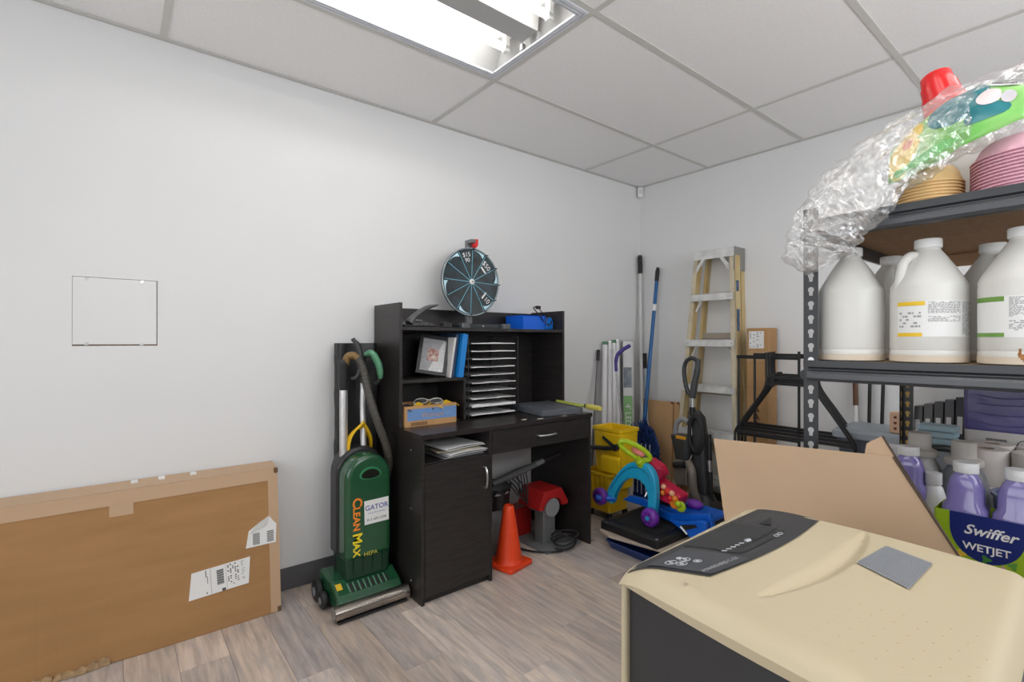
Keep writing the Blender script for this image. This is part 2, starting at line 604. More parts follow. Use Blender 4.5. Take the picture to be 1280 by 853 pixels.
# ------------------------------------------------------------------ desk
D0, D1, DF = -2.2, -1.13, .52
t = thing('desk', (.26, -1.665, 0), 'black wood-grain desk with one cabinet door and one drawer against the white wall', 'desk')
o_ = t.location
MB(o_).box(.012, DF + .004, D0 - .004, D1 + .004, .718, .74).build('desktop', M_black_top, t, bev=.0015)
MB(o_).box(.015, DF - .004, D0, D0 + .015, 0, .718).build('side_panel', M_black_lam, t, bev=.001)
MB(o_).box(.015, DF - .004, D1 - .015, D1, 0, .718).build('side_panel', M_black_lam, t, bev=.001)
MB(o_).box(.015, DF - .004, -1.837, -1.822, 0, .718).build('divider_panel', M_black_lam, t, bev=.001)
MB(o_).box(.02, .5, D0 + .015, -1.837, .594, .609).build('cubby_shelf', M_black_lam, t, bev=.001)
MB(o_).box(.02, .5, D0 + .015, -1.837, .03, .045).build('cabinet_bottom', M_black_lam, t, bev=.001)
MB(o_).box(.015, .02, D0 + .015, -1.837, .03, .718).build('cabinet_back', M_black_lam, t)
MB(o_).box(.48, .495, D0 + .015, -1.837, 0, .03).build('toe_board', M_black_lam, t)
dr = MB(o_).box(.502, DF - .002, D0 + .017, -1.839, .034, .605).build('door', M_black_lam, t, bev=.0015)
hz = [(DF - .003, -1.872, .455), (DF + .018, -1.872, .462), (DF + .026, -1.872, .503), (DF + .018, -1.872, .545), (DF - .003, -1.872, .552)]
MB(o_).tube(bez(hz, 6), .0055, 8).build('handle', M_steel, dr, smooth=True)
dw = MB(o_).box(.502, DF - .002, -1.82, -1.147, .603, .714).build('drawer', M_black_lam, t, bev=.0015)
hz = [(DF - .003, -1.535, .66), (DF + .018, -1.528, .66), (DF + .026, -1.475, .66), (DF + .018, -1.422, .66), (DF - .003, -1.415, .66)]
MB(o_).tube(bez(hz, 6), .0055, 8).build('handle', M_steel, dw, smooth=True)
MB(o_).box(.06, .5, -1.81, -1.16, .61, .70).build('drawer_box', M_black_lam, dw)
for yy, zz in ((-2.201, .66), (-2.201, .08), (-2.201, .4)):
    MB(o_).lathe([(.004, -.001), (.0045, .0005), (.003, .001)], (.42, yy, zz), 10, Matrix.Rotation(R(90), 3, 'X')).build('cam_cover', M_grey, t)

# hutch standing on the desk
t = thing('desk_hutch', (.16, -1.665, .74), 'black open-shelf hutch standing on the back of the desk', 'hutch')
o_ = t.location
HD = .305
MB(o_).box(.018, HD, D0, D0 + .015, .7405, 1.325).build('side_panel', M_black_lam, t, bev=.001)
MB(o_).box(.018, HD, D1 - .015, D1, .7405, 1.325).build('side_panel', M_black_lam, t, bev=.001)
MB(o_).box(.018, .026, D0 + .015, D1 - .015, .7405, 1.318).build('back_panel', M_black_lam, t)
MB(o_).box(.026, HD - .004, D0 + .015, D1 - .015, 1.196, 1.212).build('top_shelf', M_black_lam, t, bev=.001)
MB(o_).box(.026, HD - .015, D0 + .015, -1.822, .944, .96).build('middle_shelf', M_black_lam, t, bev=.001)
MB(o_).box(.026, HD - .015, -1.837, -1.822, .7405, .944).build('divider_panel', M_black_lam, t, bev=.001)

# ---- letter sorter
t = thing('letter_sorter', (.165, -1.635, .74), 'tall black wire letter sorter with ten trays on the desk', 'sorter')
o_ = t.location
sy0, sy1, sx0, sx1, sz0, sz1 = -1.805, -1.475, .035, .285, .742, 1.178
for sy in (sy0, sy1):
    fr = MB(o_)
    fr.tube([(sx1, sy, sz0), (sx1, sy, sz1 - .015), (sx1 - .012, sy, sz1), (sx0 + .012, sy, sz1), (sx0, sy, sz1 - .015), (sx0, sy, sz0)], .0035, 8)
    side = fr.build('side_frame', M_blackmet, t, smooth=True)
    ms = MB(o_)
    for k in range(9):
        xx = sx0 + .025 + k * .025
        ms.tube([(xx, sy, sz0 + .004), (xx, sy, sz1)], .0012, 5)
    for k in range(11):
        zz = sz0 + .012 + k * .0415
        ms.tube([(sx0, sy, zz), (sx1, sy, zz)], .0016, 5)
    ms.build('wire_mesh', M_blackmet, side)
for xx in (sx0 + .02, sx1 - .02):
    MB(o_).tube([(xx, sy0, sz1), (xx, sy1, sz1)], .003, 6).build('top_bar', M_blackmet, t)
for k in range(10):
    zz = sz0 + .012 + k * .0415
    MB(o_).box(sx0, sx1, sy0 + .004, sy1 - .004, zz, zz + .002).box(sx1 - .002, sx1, sy0 + .004, sy1 - .004, zz, zz + .008).build('tray', M_blackmet, t)
random.seed(3)
for k in range(10):
    zz = sz0 + .012 + k * .0415 + .0023
    h = [.004, .008, .003, .003, .0035, .003, .003, .0035, .004, .004][k] if k != 1 else .012
    yo = random.uniform(-.006, .006)
    m_ = MB((.17, -1.64, zz))
    nn = 8
    fnz = [0, .0008, .002, .0012, .0022, .001, .0004, .0014, .0002]
    rings = []
    for q in range(nn + 1):
        yy = -1.785 + yo + .288 * q / nn
        z2 = fnz[(q + k) % 9] + .001 * math.sin(q + k)
        z2 = max(0, z2)
        rings.append([(.06, yy, zz), (.291, yy, zz + z2 * .3), (.291, yy, zz + h + z2 * 1.5), (.06, yy, zz + h)])
    o = m_.loft(rings).build('paper_stack', M_paper, None)
    o.location = (.17, -1.64, zz)
    tag(o, 'thin stack of white paper lying in one tray of the black letter sorter', 'paper', 'paper in the letter sorter')

# ---- framed picture leaning on the middle shelf
t = thing('picture_frame', (.18, -1.95, .9605), 'black picture frame with a small red print, leaning against the blue binder', 'picture')
o_ = t.location
Mf = frame_m((.17, -2.05, .985), (.40, .86, -.15), (-.16, .30, 1.))
fw_, fh_ = .155, .205
for a in ((0, fw_, 0, .018), (0, fw_, fh_ - .018, fh_), (0, .018, .018, fh_ - .018), (fw_ - .018, fw_, .018, fh_ - .018)):
    MB(o_).box(a[0], a[1], a[2], a[3], 0, .016, Mf).build('frame_bar', M_blackpl, t, bev=.001)
mo = MB(o_).box(.018, fw_ - .018, .018, fh_ - .018, .002, .006, Mf).build('mat_board', mat('grey_mat_board', (.45, .45, .47), .6), t)
MB(o_).prism([(.06, .018), (fw_ - .018, .018), (fw_ - .018, fh_ - .03), (fw_ - .03, fh_ - .018)], .006, .0064, 'z', Mf).build('pale_corner', mat('pale_mat', (.72, .72, .72), .5), mo)
MB(o_).box(.048, .105, .072, .135, .0062, .0072, Mf).build('print', mat('red_print', (.40, .06, .03), .5, var=1, vscale=55, col2=(.85, .75, .65)), mo)
MB(o_).box(.018, fw_ - .018, .018, fh_ - .018, .0085, .0092, Mf).build('glass', film_mat('picture_glass', gloss=.1, milk=.0, rough=.02), t)

# ---- binders and books
def book(name, y0, w_, h_, lean, m, label, cat, x0=.05, x1=.28, pages=True):
    t = thing(name, ((x0 + x1) / 2, y0, .9605), label, cat, None)
    o_ = t.location
    Mb = Matrix.Translation((0, y0, .961)) @ Matrix.Rotation(-lean, 4, 'X')
    MB(o_).box(x0, x1, 0, .0025, 0, h_, Mb).build('cover', m, t, bev=.001)
    MB(o_).box(x0, x1, w_ - .0025, w_, 0, h_, Mb).build('cover', m, t, bev=.001)
    MB(o_).box(x1 - .003, x1, .0025, w_ - .0025, 0, h_, Mb).build('spine', m, t, bev=.001)
    MB(o_).box(x0 + .008, x1 - .004, .003, w_ - .003, .004, h_ - .006, Mb).build('pages', M_paper, t)
    return t


M_blue = mat('blue_vinyl', (.012, .22, .62), .3)
book('book', -1.912, .012, .205, R(9), mat('pale_book', (.66, .64, .62), .5), 'thin pale book between the picture frame and blue binder', 'book', .06, .272)
book('binder', -1.897, .018, .222, R(8), mat('dark_blue_binder', (.03, .055, .12), .4), 'dark navy binder leaning behind the bright blue binder', 'binder', .05, .265)
b_ = book('binder', -1.868, .03, .225, R(8), M_blue, 'bright blue ring binder leaning on the hutch middle shelf', 'binder', .055, .288)

# ---- cardboard tray box with goggles
t = thing('cardboard_box', (.22, -2.04, .74), 'small open cardboard box with a blue printed band under the hutch shelf', 'box')
o_ = t.location
bx0, bx1, by0, by1, bz0, bz1 = .14, .312, -2.176, -1.895, .7405, .838
K2 = mat('orange_cardboard', (.55, .31, .13), .75, var=.1, vscale=20)
MB(o_).box(bx0, bx1, by0, by1, bz0, bz0 + .003).build('bottom', K2, t)
fp = MB(o_).box(bx1 - .003, bx1, by0, by1, bz0 + .003, bz1).build('front_wall', K2, t)
MB(o_).box(bx0, bx0 + .003, by0, by1, bz0 + .003, bz1).build('back_wall', K2, t)
MB(o_).box(bx0 + .003, bx1 - .003, by0, by0 + .003, bz0 + .003, bz1).build('side_wall', K2, t)
MB(o_).box(bx0 + .003, bx1 - .003, by1 - .003, by1, bz0 + .003, bz1).build('side_wall', K2, t)
MB(o_).box(bx1, bx1 + .0006, by0 + .012, by1 - .001, bz0 + .028, bz1 - .014).build('blue_band', mat('blue_band', (.16, .30, .58), .6), fp)
text('Walmart', .034, frame_m((bx1 + .0009, -2.03, .790), (0, 1, 0), (0, 0, 1)), mat('orange_print', (.55, .33, .2), .6), fp)
text('>|<', .03, frame_m((bx1 + .0009, -1.945, .792), (0, 1, 0), (0, 0, 1)), mat('light_blue_print', (.3, .42, .62), .6), fp, 'emblem')
bc = MB(o_)
for k in range(16):
    yy = by0 + .03 + k * .0055
    bc.box(bx1, bx1 + .0006, yy, yy + .0028 + .0012 * (k % 2), bz0 + .004, bz0 + .02)
bc.build('barcode', mat('brown_print', (.12, .06, .03), .7), fp)


def goggles(loc, rz, m, label, lens):
    t = thing('safety_glasses', loc, label, 'glasses', None, rz)
    for s_ in (-1, 1):
        rim = [(s_ * .036 + .03 * math.cos(a), .004 * math.sin(a * 2), .014 + .012 * math.sin(a)) for a in [2 * math.pi * k / 16 for k in range(16)]]
        MB().tube(rim, .003, 6, closed=True).build('rim', m, t, smooth=True)
        MB().prism([(s_ * .036 + .029 * math.cos(a), .014 + .011 * math.sin(a)) for a in [2 * math.pi * k / 16 for k in range(16)]], -.001, .001, 'y').build('lens', lens, t)
        MB().tube(bez([(s_ * .066, 0, .016), (s_ * .07, -.04, .014), (s_ * .066, -.08, .010), (s_ * .06, -.09, .004)], 4), .0028, 6).build('temple', m, t, smooth=True)
    MB().tube(bez([(-.008, 0, .016), (0, .003, .019), (.008, 0, .016)], 4), .003, 6).build('bridge', m, t, smooth=True)
    return t


SMOKE = mat('smoke_lens', (.05, .05, .05), .1)
YEL = mat('yellow_plastic', (.80, .50, .01), .4)
# loose filling below, then the glasses on top
random.seed(11)
o = MB((.225, -2.035, .744)).grid(lambda u, v: (.146 + .16 * u, -2.17 + .27 * v, .79 + .02 * noise.noise((u * 5, v * 9, 3))), 12, 20).build('packing_paper', mat('brown_packing', (.16, .10, .05), .9), None, solid=.002)
o.location = (.225, -2.035, .744)
tag(o, 'crumpled brown packing paper filling the small open cardboard box', 'packing paper')
goggles((.235, -2.10, .812), R(95), mat('dark_goggle', (.04, .035, .03), .3), 'black safety glasses at the left end of the small open box', SMOKE)
goggles((.255, -2.02, .836), R(60), mat('clear_goggle', (.5, .5, .47), .2), 'grey-rimmed safety glasses in the middle of the small open box', SMOKE)
goggles((.225, -1.955, .813), R(110), YEL, 'yellow-rimmed safety glasses at the right end of the small open box', mat('amber_lens', (.25, .2, .03), .15))
for k, (yy, xx) in enumerate(((-2.09, .272), (-1.935, .277))):
    t = thing('ear_plug_pouch', (xx, yy, .81), 'small yellow foil pouch poking out of the open cardboard box', 'pouch', 'yellow pouches in the box')
    MB().prism([(-.03, 0), (.03, .002), (.034, .026), (.002, .042), (-.02, .03)], -.004, .004, 'x').build('pouch', YEL, t, bev=.003)

# ---- prize wheel
M_whl = mat('wheel_face', (.012, .016, .018), .12, var=1, vscale=14, col2=(.02, .045, .06), coat=.6)
M_cyan = mat('cyan_print', (.16, .50, .64), .3)
M_cyan2 = mat('pale_cyan_print', (.55, .80, .90), .3)
wy, wz, wr, wx = -1.712, 1.468, .187, .17
t = thing('prize_wheel', (wx, wy, 1.2125), 'black spinning prize wheel with cyan spokes on top of the hutch', 'prize wheel')
o_ = t.location
RXm = Matrix.Rotation(R(90), 3, 'Y')
disc = MB(o_).lathe([(wr, -.005), (wr, .003), (wr - .004, .006), (.001, .006)], (wx, wy, wz), 64, RXm).build('disc', M_whl, t, smooth=True, ang=25)
rim = [(wx + .006, wy + (wr - .004) * math.cos(a), wz + (wr - .004) * math.sin(a)) for a in [2 * math.pi * k / 72 for k in range(72)]]
MB(o_).tube(rim, .0045, 8, closed=True).build('outer_rim', mat('clear_rim', (.30, .36, .38), .12), disc, smooth=True)


def wp(r, a, d=0.):
    return (wx + .0065 + d, wy + r * math.sin(a), wz + r * math.cos(a))


for k in range(12):
    a = 2 * math.pi * k / 12 + R(2)
    ca, sa = math.cos(a), math.sin(a)
    Ms = frame_m(wp(0, 0), (0, ca, -sa), (0, sa, ca))
    MB(o_).box(-.0014, .0014, .016, wr - .012, 0, .0008, Ms).build('spoke', M_cyan, disc)
    MB(o_).tube([wp(wr - .008, a), wp(wr - .008, a, .022)], [.0035, .0025], 8).build('peg', M_blackpl, disc, smooth=True)
for k in (0, 2, 4, 6, 8, 10):                       # bright corner wedge of every second field
    a0 = 2 * math.pi * k / 12 + R(2) + (0 if k % 4 == 0 else R(0))
    n = 9
    pts = []
    for q in range(n + 1):
        a = a0 + R(3) + R(24) * q / n
        pts.append(((wr - .013) * math.sin(a), (wr - .013) * math.cos(a)))
    for q in range(n, -1, -1):
        a = a0 + R(3) + R(24) * q / n
        d_ = .022 * (q / n) ** 2.2 + .0015
        pts.append(((wr - .013 - d_) * math.sin(a), (wr - .013 - d_) * math.cos(a)))
    MB(o_).prism([(wy + p[0], wz + p[1]) for p in pts], wx + .0062, wx + .0068, 'x').build('bright_wedge', M_cyan2, disc)
MB(o_).lathe([(.015, 0), (.015, .008), (.010, .011), (.004, .011)], (wx + .006, wy, wz), 20, RXm).build('hub', WHITE, disc, smooth=True)
MB(o_).lathe([(.004, 0), (.003, .004)], (wx + .017, wy, wz), 10, RXm).build('hub_screw', M_blackpl, disc)


def wtext(s_, r, a, size, rot=0.):
    M_ = frame_m(wp(r, a, .0004), (0, math.cos(a + rot), -math.sin(a + rot)), (0, math.sin(a + rot), math.cos(a + rot)))
    text(s_, size, M_, WHITE, disc)


wtext('$15', .148, R(-13), .034)
wtext('90', .118, R(-13), .032)
wtext('$50', .136, R(46), .040)
wtext('10', .140, R(134), .040, R(-90))
for a, r in ((R(48), .105), (R(130), .108)):
    Ms = frame_m(wp(r, a), (0, math.cos(a), -math.sin(a)), (0, math.sin(a), math.cos(a)))
    MB(o_).box(-.022, .022, -.005, .005, 0, .0008, Ms).build('white_strip', WHITE, disc)
MB(o_).box(wx - .035, wx - .012, wy - .017, wy + .017, 1.24, wz + wr + .022).build('post', mat('stand_grey', (.16, .16, .165), .4), t, bev=.002)
MB(o_).box(wx - .035, wx + .03, wy - .017, wy + .012, wz + wr + .022, wz + wr + .042).build('pointer_bracket', MATS['stand_grey'], t, bev=.002)
MB(o_).prism([(wy + .006, wz + wr + .044), (wy + .03, wz + wr + .046), (wy + .03, wz + wr + .012), (wy + .016, wz + wr - .004), (wy + .006, wz + wr + .006)], wx - .004, wx + .028, 'x').build('pointer', mat('red_plastic', (.72, .02, .02), .35), t, bev=.002)
MB(o_).tube([(wx - .02, wy, wz), (wx, wy, wz)], .012, 12).build('axle', M_steel, t)
bs = MB(o_).box(wx - .05, wx + .06, wy - .11, wy + .19, 1.2125, 1.236).build('base', mat('base_smoke', (.03, .035, .04), .15), t, bev=.004)
for yy in (wy - .11, wy + .16):
    MB(o_).box(wx + .055, wx + .085, yy, yy + .05, 1.2125, 1.240).build('clear_foot', mat('clear_acrylic', (.10, .11, .12), .08), bs, bev=.003)
MB(o_).lathe([(.004, 0), (.003, .003)], (wx + .06, wy + .04, 1.225), 10, RXm).build('base_screw', WHITE, bs)

# ---- desk phone
t = thing('desk_phone', (.17, -2.08, 1.2125), 'black desk phone with its handset propped up on the hutch top', 'phone')
o_ = t.location
MB(o_).prism([(.05, 1.2125), (.285, 1.2125), (.285, 1.222), (.06, 1.262)], -2.165, -1.99, 'y').build('phone_body', M_blackpl, t, bev=.004)
kp = MB(o_)
for i in range(4):
    for j in range(3):
        xx, yy = .19 + i * .022, -2.06 + j * .022
        zz = 1.222 + (.285 - xx) * .178
        kp.box(xx - .007, xx + .007, yy - .008, yy + .008, zz - .002, zz + .004)
kp.build('keypad', mat('phone_key', (.10, .10, .105), .4), t, bev=.001)
MB(o_).box(.1, .16, -2.07, -2.005, 1.248, 1.2535).build('display', mat('lcd_grey', (.25, .28, .26), .2), t, bev=.001)
hp = bez([(.26, -2.13, 1.232), (.262, -2.10, 1.265), (.25, -2.03, 1.308), (.24, -1.97, 1.325)], 6)
hs = MB(o_)
n = len(hp)
rings = []
for i, p in enumerate(hp):
    tt = (hp[min(i + 1, n - 1)] - hp[max(i - 1, 0)]).normalized()
    up = Vector((1, 0, 0))
    sd = tt.cross(up).normalized()
    e = i / (n - 1)
    wdt = .024 + .004 * math.cos(e * 2 * math.pi)
    th = .015 * (1 - .65 * e ** 3) * (1.15 if e < .2 else 1)
    rings.append([p + up * wdt * math.cos(a) + sd * th * math.sin(a) for a in [2 * math.pi * q / 14 for q in range(14)]])
hs.loft(rings).build('handset', mat('dark_grey_plastic', (.085, .085, .09), .35), t, smooth=True)
MB(o_).tube(bez([(.26, -2.135, 1.228), (.275, -2.15, 1.219), (.28, -2.10, 1.217), (.29, -2.0, 1.217), (.283, -1.93, 1.2175)], 8), .0025, 6).build('cord', M_blackrub, t, smooth=True)
# small black power adapter next to the phone
t = thing('power_adapter', (.25, -1.90, 1.2125), 'small black power adapter on the hutch top between phone and wheel', 'adapter')
o_ = t.location
MB(o_).box(.235, .275, -1.945, -1.905, 1.2125, 1.24).build('case', M_blackpl, t, bev=.004)
for zz in (1.221, 1.231):
    MB(o_).box(.251, .257, -1.905, -1.888, zz - .001, zz + .001).build('prong', M_steel, t)

# ---- blue box with a cable on it
t = thing('blue_box', (.17, -1.27, 1.2125), 'bright blue cardboard box with a black cable on the hutch top', 'box')
o_ = t.location
BLU = mat('blue_carton', (.005, .13, .72), .4)
MB(o_).box(.06, .225, -1.385, -1.215, 1.2125, 1.292).build('carton', BLU, t, bev=.0015)
MB(o_).prism([(.06, 1.292), (.225, 1.292), (.23, 1.296), (.06, 1.296)], -1.387, -1.213, 'y').build('lid_flap', BLU, t)
t = thing('blue_envelope', (.15, -1.19, 1.2125), 'crinkled blue plastic pouch beside the blue box on the hutch', 'pouch')
MB(t.location).prism([(-1.213, 1.2127), (-1.150, 1.2127), (-1.148, 1.26), (-1.16, 1.29), (-1.21, 1.285)], .12, .23, 'x').build('pouch', mat('blue_film', (.01, .16, .62), .2, bump=.5, bscale=25), t, bev=.01, seg=3)
t = thing('charging_cable', (.2, -1.2, 1.297), 'looped black charging cable lying over the blue box', 'cable')
o_ = t.location
MB(o_).tube(bez([(.235, -1.235, 1.262), (.225, -1.26, 1.30), (.16, -1.25, 1.345), (.13, -1.19, 1.352), (.15, -1.155, 1.31), (.20, -1.155, 1.282), (.236, -1.17, 1.262), (.24, -1.2, 1.24), (.238, -1.225, 1.262), (.232, -1.19, 1.296), (.16, -1.17, 1.32)], 8), .0032, 6).build('wire', M_blackrub, t, smooth=True)
MB(o_).box(.125, .15, -1.205, -1.18, 1.342, 1.362).build('plug', M_blackpl, t, bev=.003)

# ---- paper cutter
t = thing('paper_cutter', (.315, -1.295, .7405), 'grey flat paper cutter with a yellow-green lever on the desk corner', 'paper cutter', None, R(-10))
MB().box(-.18, .18, -.135, .135, 0, .034).build('board', mat('cutter_grey', (.115, .125, .145), .45), t, bev=.005)
MB().box(-.178, .178, .115, .137, .034, .039).build('cutting_edge', M_steel, t)
M_lime = mat('lime_enamel', (.50, .56, .10), .35)
arm = MB().box(-.155, .20, .136, .146, .036, .050).build('lever_arm', M_lime, t, bev=.002)
MB().tube([(-.155, .128, .043), (-.155, .152, .043)], .012, 14).build('pivot_bolt', M_blackpl, t, smooth=True)
MB().lathe([(.001, 0), (.0135, .002), (.0155, .02), (.0145, .10), (.012, .118), (.001, .12)], (.2, .145, .043), 16, Matrix.Rotation(R(90), 3, 'Y')).build('grip', mat('yellow_grip', (.62, .55, .12), .4), arm, smooth=True)
MB().tube([(.188, .145, .043), (.203, .145, .043)], .013, 12).build('ferrule', M_blackpl, arm)
gl = MB()
for k in range(5):
    gl.box(-.15, .15, -.10 + k * .045, -.0992 + k * .045, .034, .0343)
gl.build('grid_lines', mat('grey_print', (.3, .31, .33), .5), t)

# torn white stickers at the desk edge
for k, (xx, yy, a, l) in enumerate(((.47, -1.585, .3, .045), (.50, -1.50, -.2, .04), (.505, -1.33, .1, .03), (.505, -1.22, .2, .022))):
    o = MB().prism([(-l / 2, -.008), (l * .2, -.011), (l / 2, -.002), (l * .3, .009), (-l * .4, .008)], 0, .0006, 'z').build('torn_sticker', mat('cream_sticker', (.75, .68, .58), .7), None)
    o.location = (xx, yy, .7404); o.rotation_euler = (0, 0, R(90) + a)
    tag(o, 'scrap of torn cream sticker left on the desk front edge', 'sticker', 'sticker scraps on the desk')

# ---- papers in the cubby
random.seed(5)
for k in range(6):
    a = random.uniform(-.12, .12)
    mm = [M_paper, mat('grey_folder', (.42, .42, .44), .6), mat('manila', (.62, .55, .42), .7)][[1, 0, 0, 2, 0, 0][k]]
    wv = MB().grid(lambda u, v: (-.14 + .28 * u, -.11 + .22 * v, .006 * max(0, u - .5) * (k % 3) * math.sin(v * 3)), 6, 4).build('document' if k != 3 else 'folder', mm, None, solid=.003)
    wv.location = (.345 + .012 * (k % 3), -1.975 + random.uniform(-.012, .02), .6125 + k * .0095)
    wv.rotation_euler = (0, 0, a)
    tag(wv, ['grey folder at the bottom of the paper pile inside the desk cubby', 'loose white document in the paper pile inside the desk cubby', '', 'cream folder in the middle of the pile inside the desk cubby'][k if k in (0, 3) else 1], 'paper', 'paper pile in the desk cubby' if k not in (0, 3) else None)

# ------------------------------------------------------------------ large flat carton leaning on the left wall
t = thing('flat_carton', (.1, -3.3, 0), 'large flat brown cardboard carton leaning on its long side against the white wall', 'box')
o_ = t.location
cy0, cy1 = -3.98, -2.68
m_ = MB(o_)
rings = []
for k in range(27):
    yy = cy0 + (cy1 - cy0) * k / 26
    e = .0015 * noise.noise((yy * 3, 1, 0))
    sag = .006 * math.exp(-((yy + 3.36) / .12) ** 2)
    rings.append([(.075, yy, 0), (.168 - sag * 2 + e, yy, sag * 1.2), (.1355 + e * .6, yy, .30), (.103 + e, yy, .594), (.012, yy, .604)])
body = m_.loft(rings).build('carton_body', M_kraft, t, bev=.003, seg=2)
Mc = frame_m((.1685, 0, 0), (0, 1, 0), (-.065, 0, .594))
FH = .597
tp = MB(o_)
tp.box(cy0, cy1 + .0005, FH - .048, FH + .0015, -.012, .003, Mc)
tp.build('tape', M_tape, t)
MB(o_).prism([(.104, .5925), (.106, .597), (.008, .6075), (.008, .603)], cy0, cy1 + .001, 'y').build('tape', M_tape, t)
MB(o_).box(cy1 - .038, cy1 + .0012, .004, FH - .046, -.010, .0025, Mc).build('tape', M_tape, t)
MB(o_).box(-3.245, -3.175, FH - .088, FH - .047, -.009, .0028, Mc).build('tape', M_tape, t)
MB(o_).box(cy0, -3.42, .002, .02, -.02, .002, Mc).build('tape', M_tape, t)
MB(o_).prism([(.165, .002), (.1, .59), (.02, .60), (.08, .002)], cy1, cy1 + .0012, 'y').build('end_tape', M_tape, t)
# shipping label: printed panel
Ml = Mc @ Matrix.Translation((-2.90, .198, .0035)) @ Matrix.Rotation(R(3), 4, 'Z')
lb = MB(o_).prism([(-.11, -.05), (.098, -.052), (.11, .05), (-.095, .049)], -.010, .0008, 'z', Ml).build('shipping_label', M_paper, t)
pr = MB(o_)
for k in range(13):
    pr.box(-.012, .012, -.022 + k * .0045, -.0195 + k * .0045 + .001 * (k % 2), .0008, .0012, Ml)
pr.build('barcode', BLACKP, lb)
pr = MB(o_)
random.seed(2)
for k in range(11):
    for q in range(5):
        x_ = .026 + q * .0085
        if random.random() < .55:
            y_ = -.036 + k * .0075
            pr.box(x_, x_ + .005, y_, y_ + random.uniform(.003, .006), .0008, .0012, Ml)
for k in range(14):
    if random.random() < .7:
        pr.box(.074 + random.random() * .006, .088 - random.random() * .008, -.034 + k * .0058, -.0325 + k * .0058, .0008, .0012, Ml)
pr.box(.003, .016, -.051, -.040, .0008, .0012, Ml)
pr.box(-.0335, -.0325, -.05, .049, .0008, .0012, Ml)
pr.box(.0205, .0212, -.05, .049, .0008, .0012, Ml)
pr.box(-.05, -.047, -.044, -.036, .0008, .0012, Ml)
pr.box(-.05, -.047, .02, .046, .0008, .0012, Ml)
pr.box(-.045, -.043, -.005, .022, .0008, .0012, Ml)
q_ = pr.build('small_print', mat('grey_black_print', (.09, .09, .09), .7), lb); q_['kind'] = 'stuff'
Ml = Mc @ Matrix.Translation((-2.745, .335, .0035))
lb = MB(o_).prism([(-.062, -.046), (.052, -.046), (.056, .03), (.045, .042), (.028, .068), (-.02, .04), (-.05, .02)], -.010, .0008, 'z', Ml).build('torn_label', M_paper, t)
MB(o_).prism([(-.05, .012), (.012, .03), (.028, .068), (-.012, .048)], .0008, .006, 'z', Ml).build('curled_corner', mat('label_back', (.6, .6, .58), .6), lb)
for x_ in (-.036, .018):
    pr = MB(o_)
    for k in range(9):
        pr.box(x_, x_ + .026, -.038 + k * .0052, -.0352 + k * .0052, .0008, .0012, Ml)
    pr.build('barcode', BLACKP, lb)
# crushed, torn bottom edge
random.seed(21)
for k in range(7):
    yy = -3.44 + k * .03
    x_ = .166 + random.uniform(-.004, .008)
    m_ = MB(o_)
    hh = random.uniform(.015, .032)
    m_.prism([(yy - .02, .002), (yy + random.uniform(.012, .026), .001), (yy + .018, hh * .7), (yy + .002, hh), (yy - .016, hh * random.uniform(.4, .9))], x_ - .01, x_ + random.uniform(.002, .012), 'x')
    m_.build('torn_flap', mat('torn_cardboard', (.50, .34, .18), .85, var=.4, vscale=50), t, bev=.002)
for yy in (-3.085, -2.98, -3.17):
    MB(o_).box(.03, .05, yy - .012, yy + .01, .600, .612).build('foam_scrap', M_whitepl, t, bev=.002)
# dark slits at the worn corners
for zz in (.012, .585):
    MB(o_).box(.10 if zz > .3 else .155, .112 if zz > .3 else .172, cy1 - .014, cy1 + .003, zz - .012, zz + .012).build('worn_corner', mat('worn_cardboard', (.16, .09, .045), .9), t, bev=.005)

# ------------------------------------------------------------------ black bag between wall and desk
m_ = MB((.07, -2.32, 0))
rings = []
for k in range(34):
    z = 1.135 * k / 33
    ring = []
    for q in range(26):
        a = 2 * math.pi * q / 26
        sx = .042 * (1 - .25 * abs(math.cos(a)) ** 6)
        cxx = abs(math.cos(a)) ** .5 * math.copysign(1, math.cos(a))
        syy = abs(math.sin(a)) ** .5 * math.copysign(1, math.sin(a))
        n_ = noise.noise((math.cos(a) * 3, math.sin(a) * 3, z * 7)) * .014 + noise.noise((math.cos(a) * 8, math.sin(a) * 8, z * 22)) * .006
        yl = .088 + (.012 if z > .5 else .0)
        ring.append((.066 + (sx + n_) * cxx, -2.312 + (yl + min(.004, n_ * .5)) * syy, max(0, z)))
    rings.append(ring)
o = m_.loft(rings).build('garment_bag', mat('black_nylon', (.012, .012, .013), .42, bump=.4, bscale=40), None, smooth=True, ang=60)
o.location = (.07, -2.32, 0)
tag(o, 'tall crumpled black nylon bag standing between the wall and the desk side', 'bag')

# ------------------------------------------------------------------ green upright vacuum
t = thing('upright_vacuum', (.29, -2.36, 0), 'green upright vacuum cleaner with silver wand standing beside the black desk', 'vacuum cleaner')
o_ = t.location
GRN = mat('green_plastic', (.012, .078, .032), .22, coat=.4)
GRN2 = mat('dark_green_plastic', (.007, .040, .018), .3)
CHR = mat('scuffed_chrome', (.46, .42, .38), .2, metal=.95, var=.3, vscale=9)
vy = -2.358
head = MB(o_).prism([(.135, .022), (.395, .022), (.40, .055), (.372, .085), (.30, .118), (.15, .125), (.13, .08)], -2.515, -2.228, 'y').build('power_head', GRN, t, bev=.012, seg=3)
for k in range(8):
    yy = -2.455 + k * .023
    Mv = frame_m((.352, yy, .094), (0, 1, 0), (-.9, 0, .45))
    MB(o_).box(-.003, .003, -.022, .026, 0, .006, Mv).build('vent_rib', mat('pale_green_plastic', (.12, .26, .17), .35), head, bev=.002)
    MB(o_).box(.004, .016, -.02, .022, -.002, .0012, Mv).build('vent_slot', M_blackpl, head)
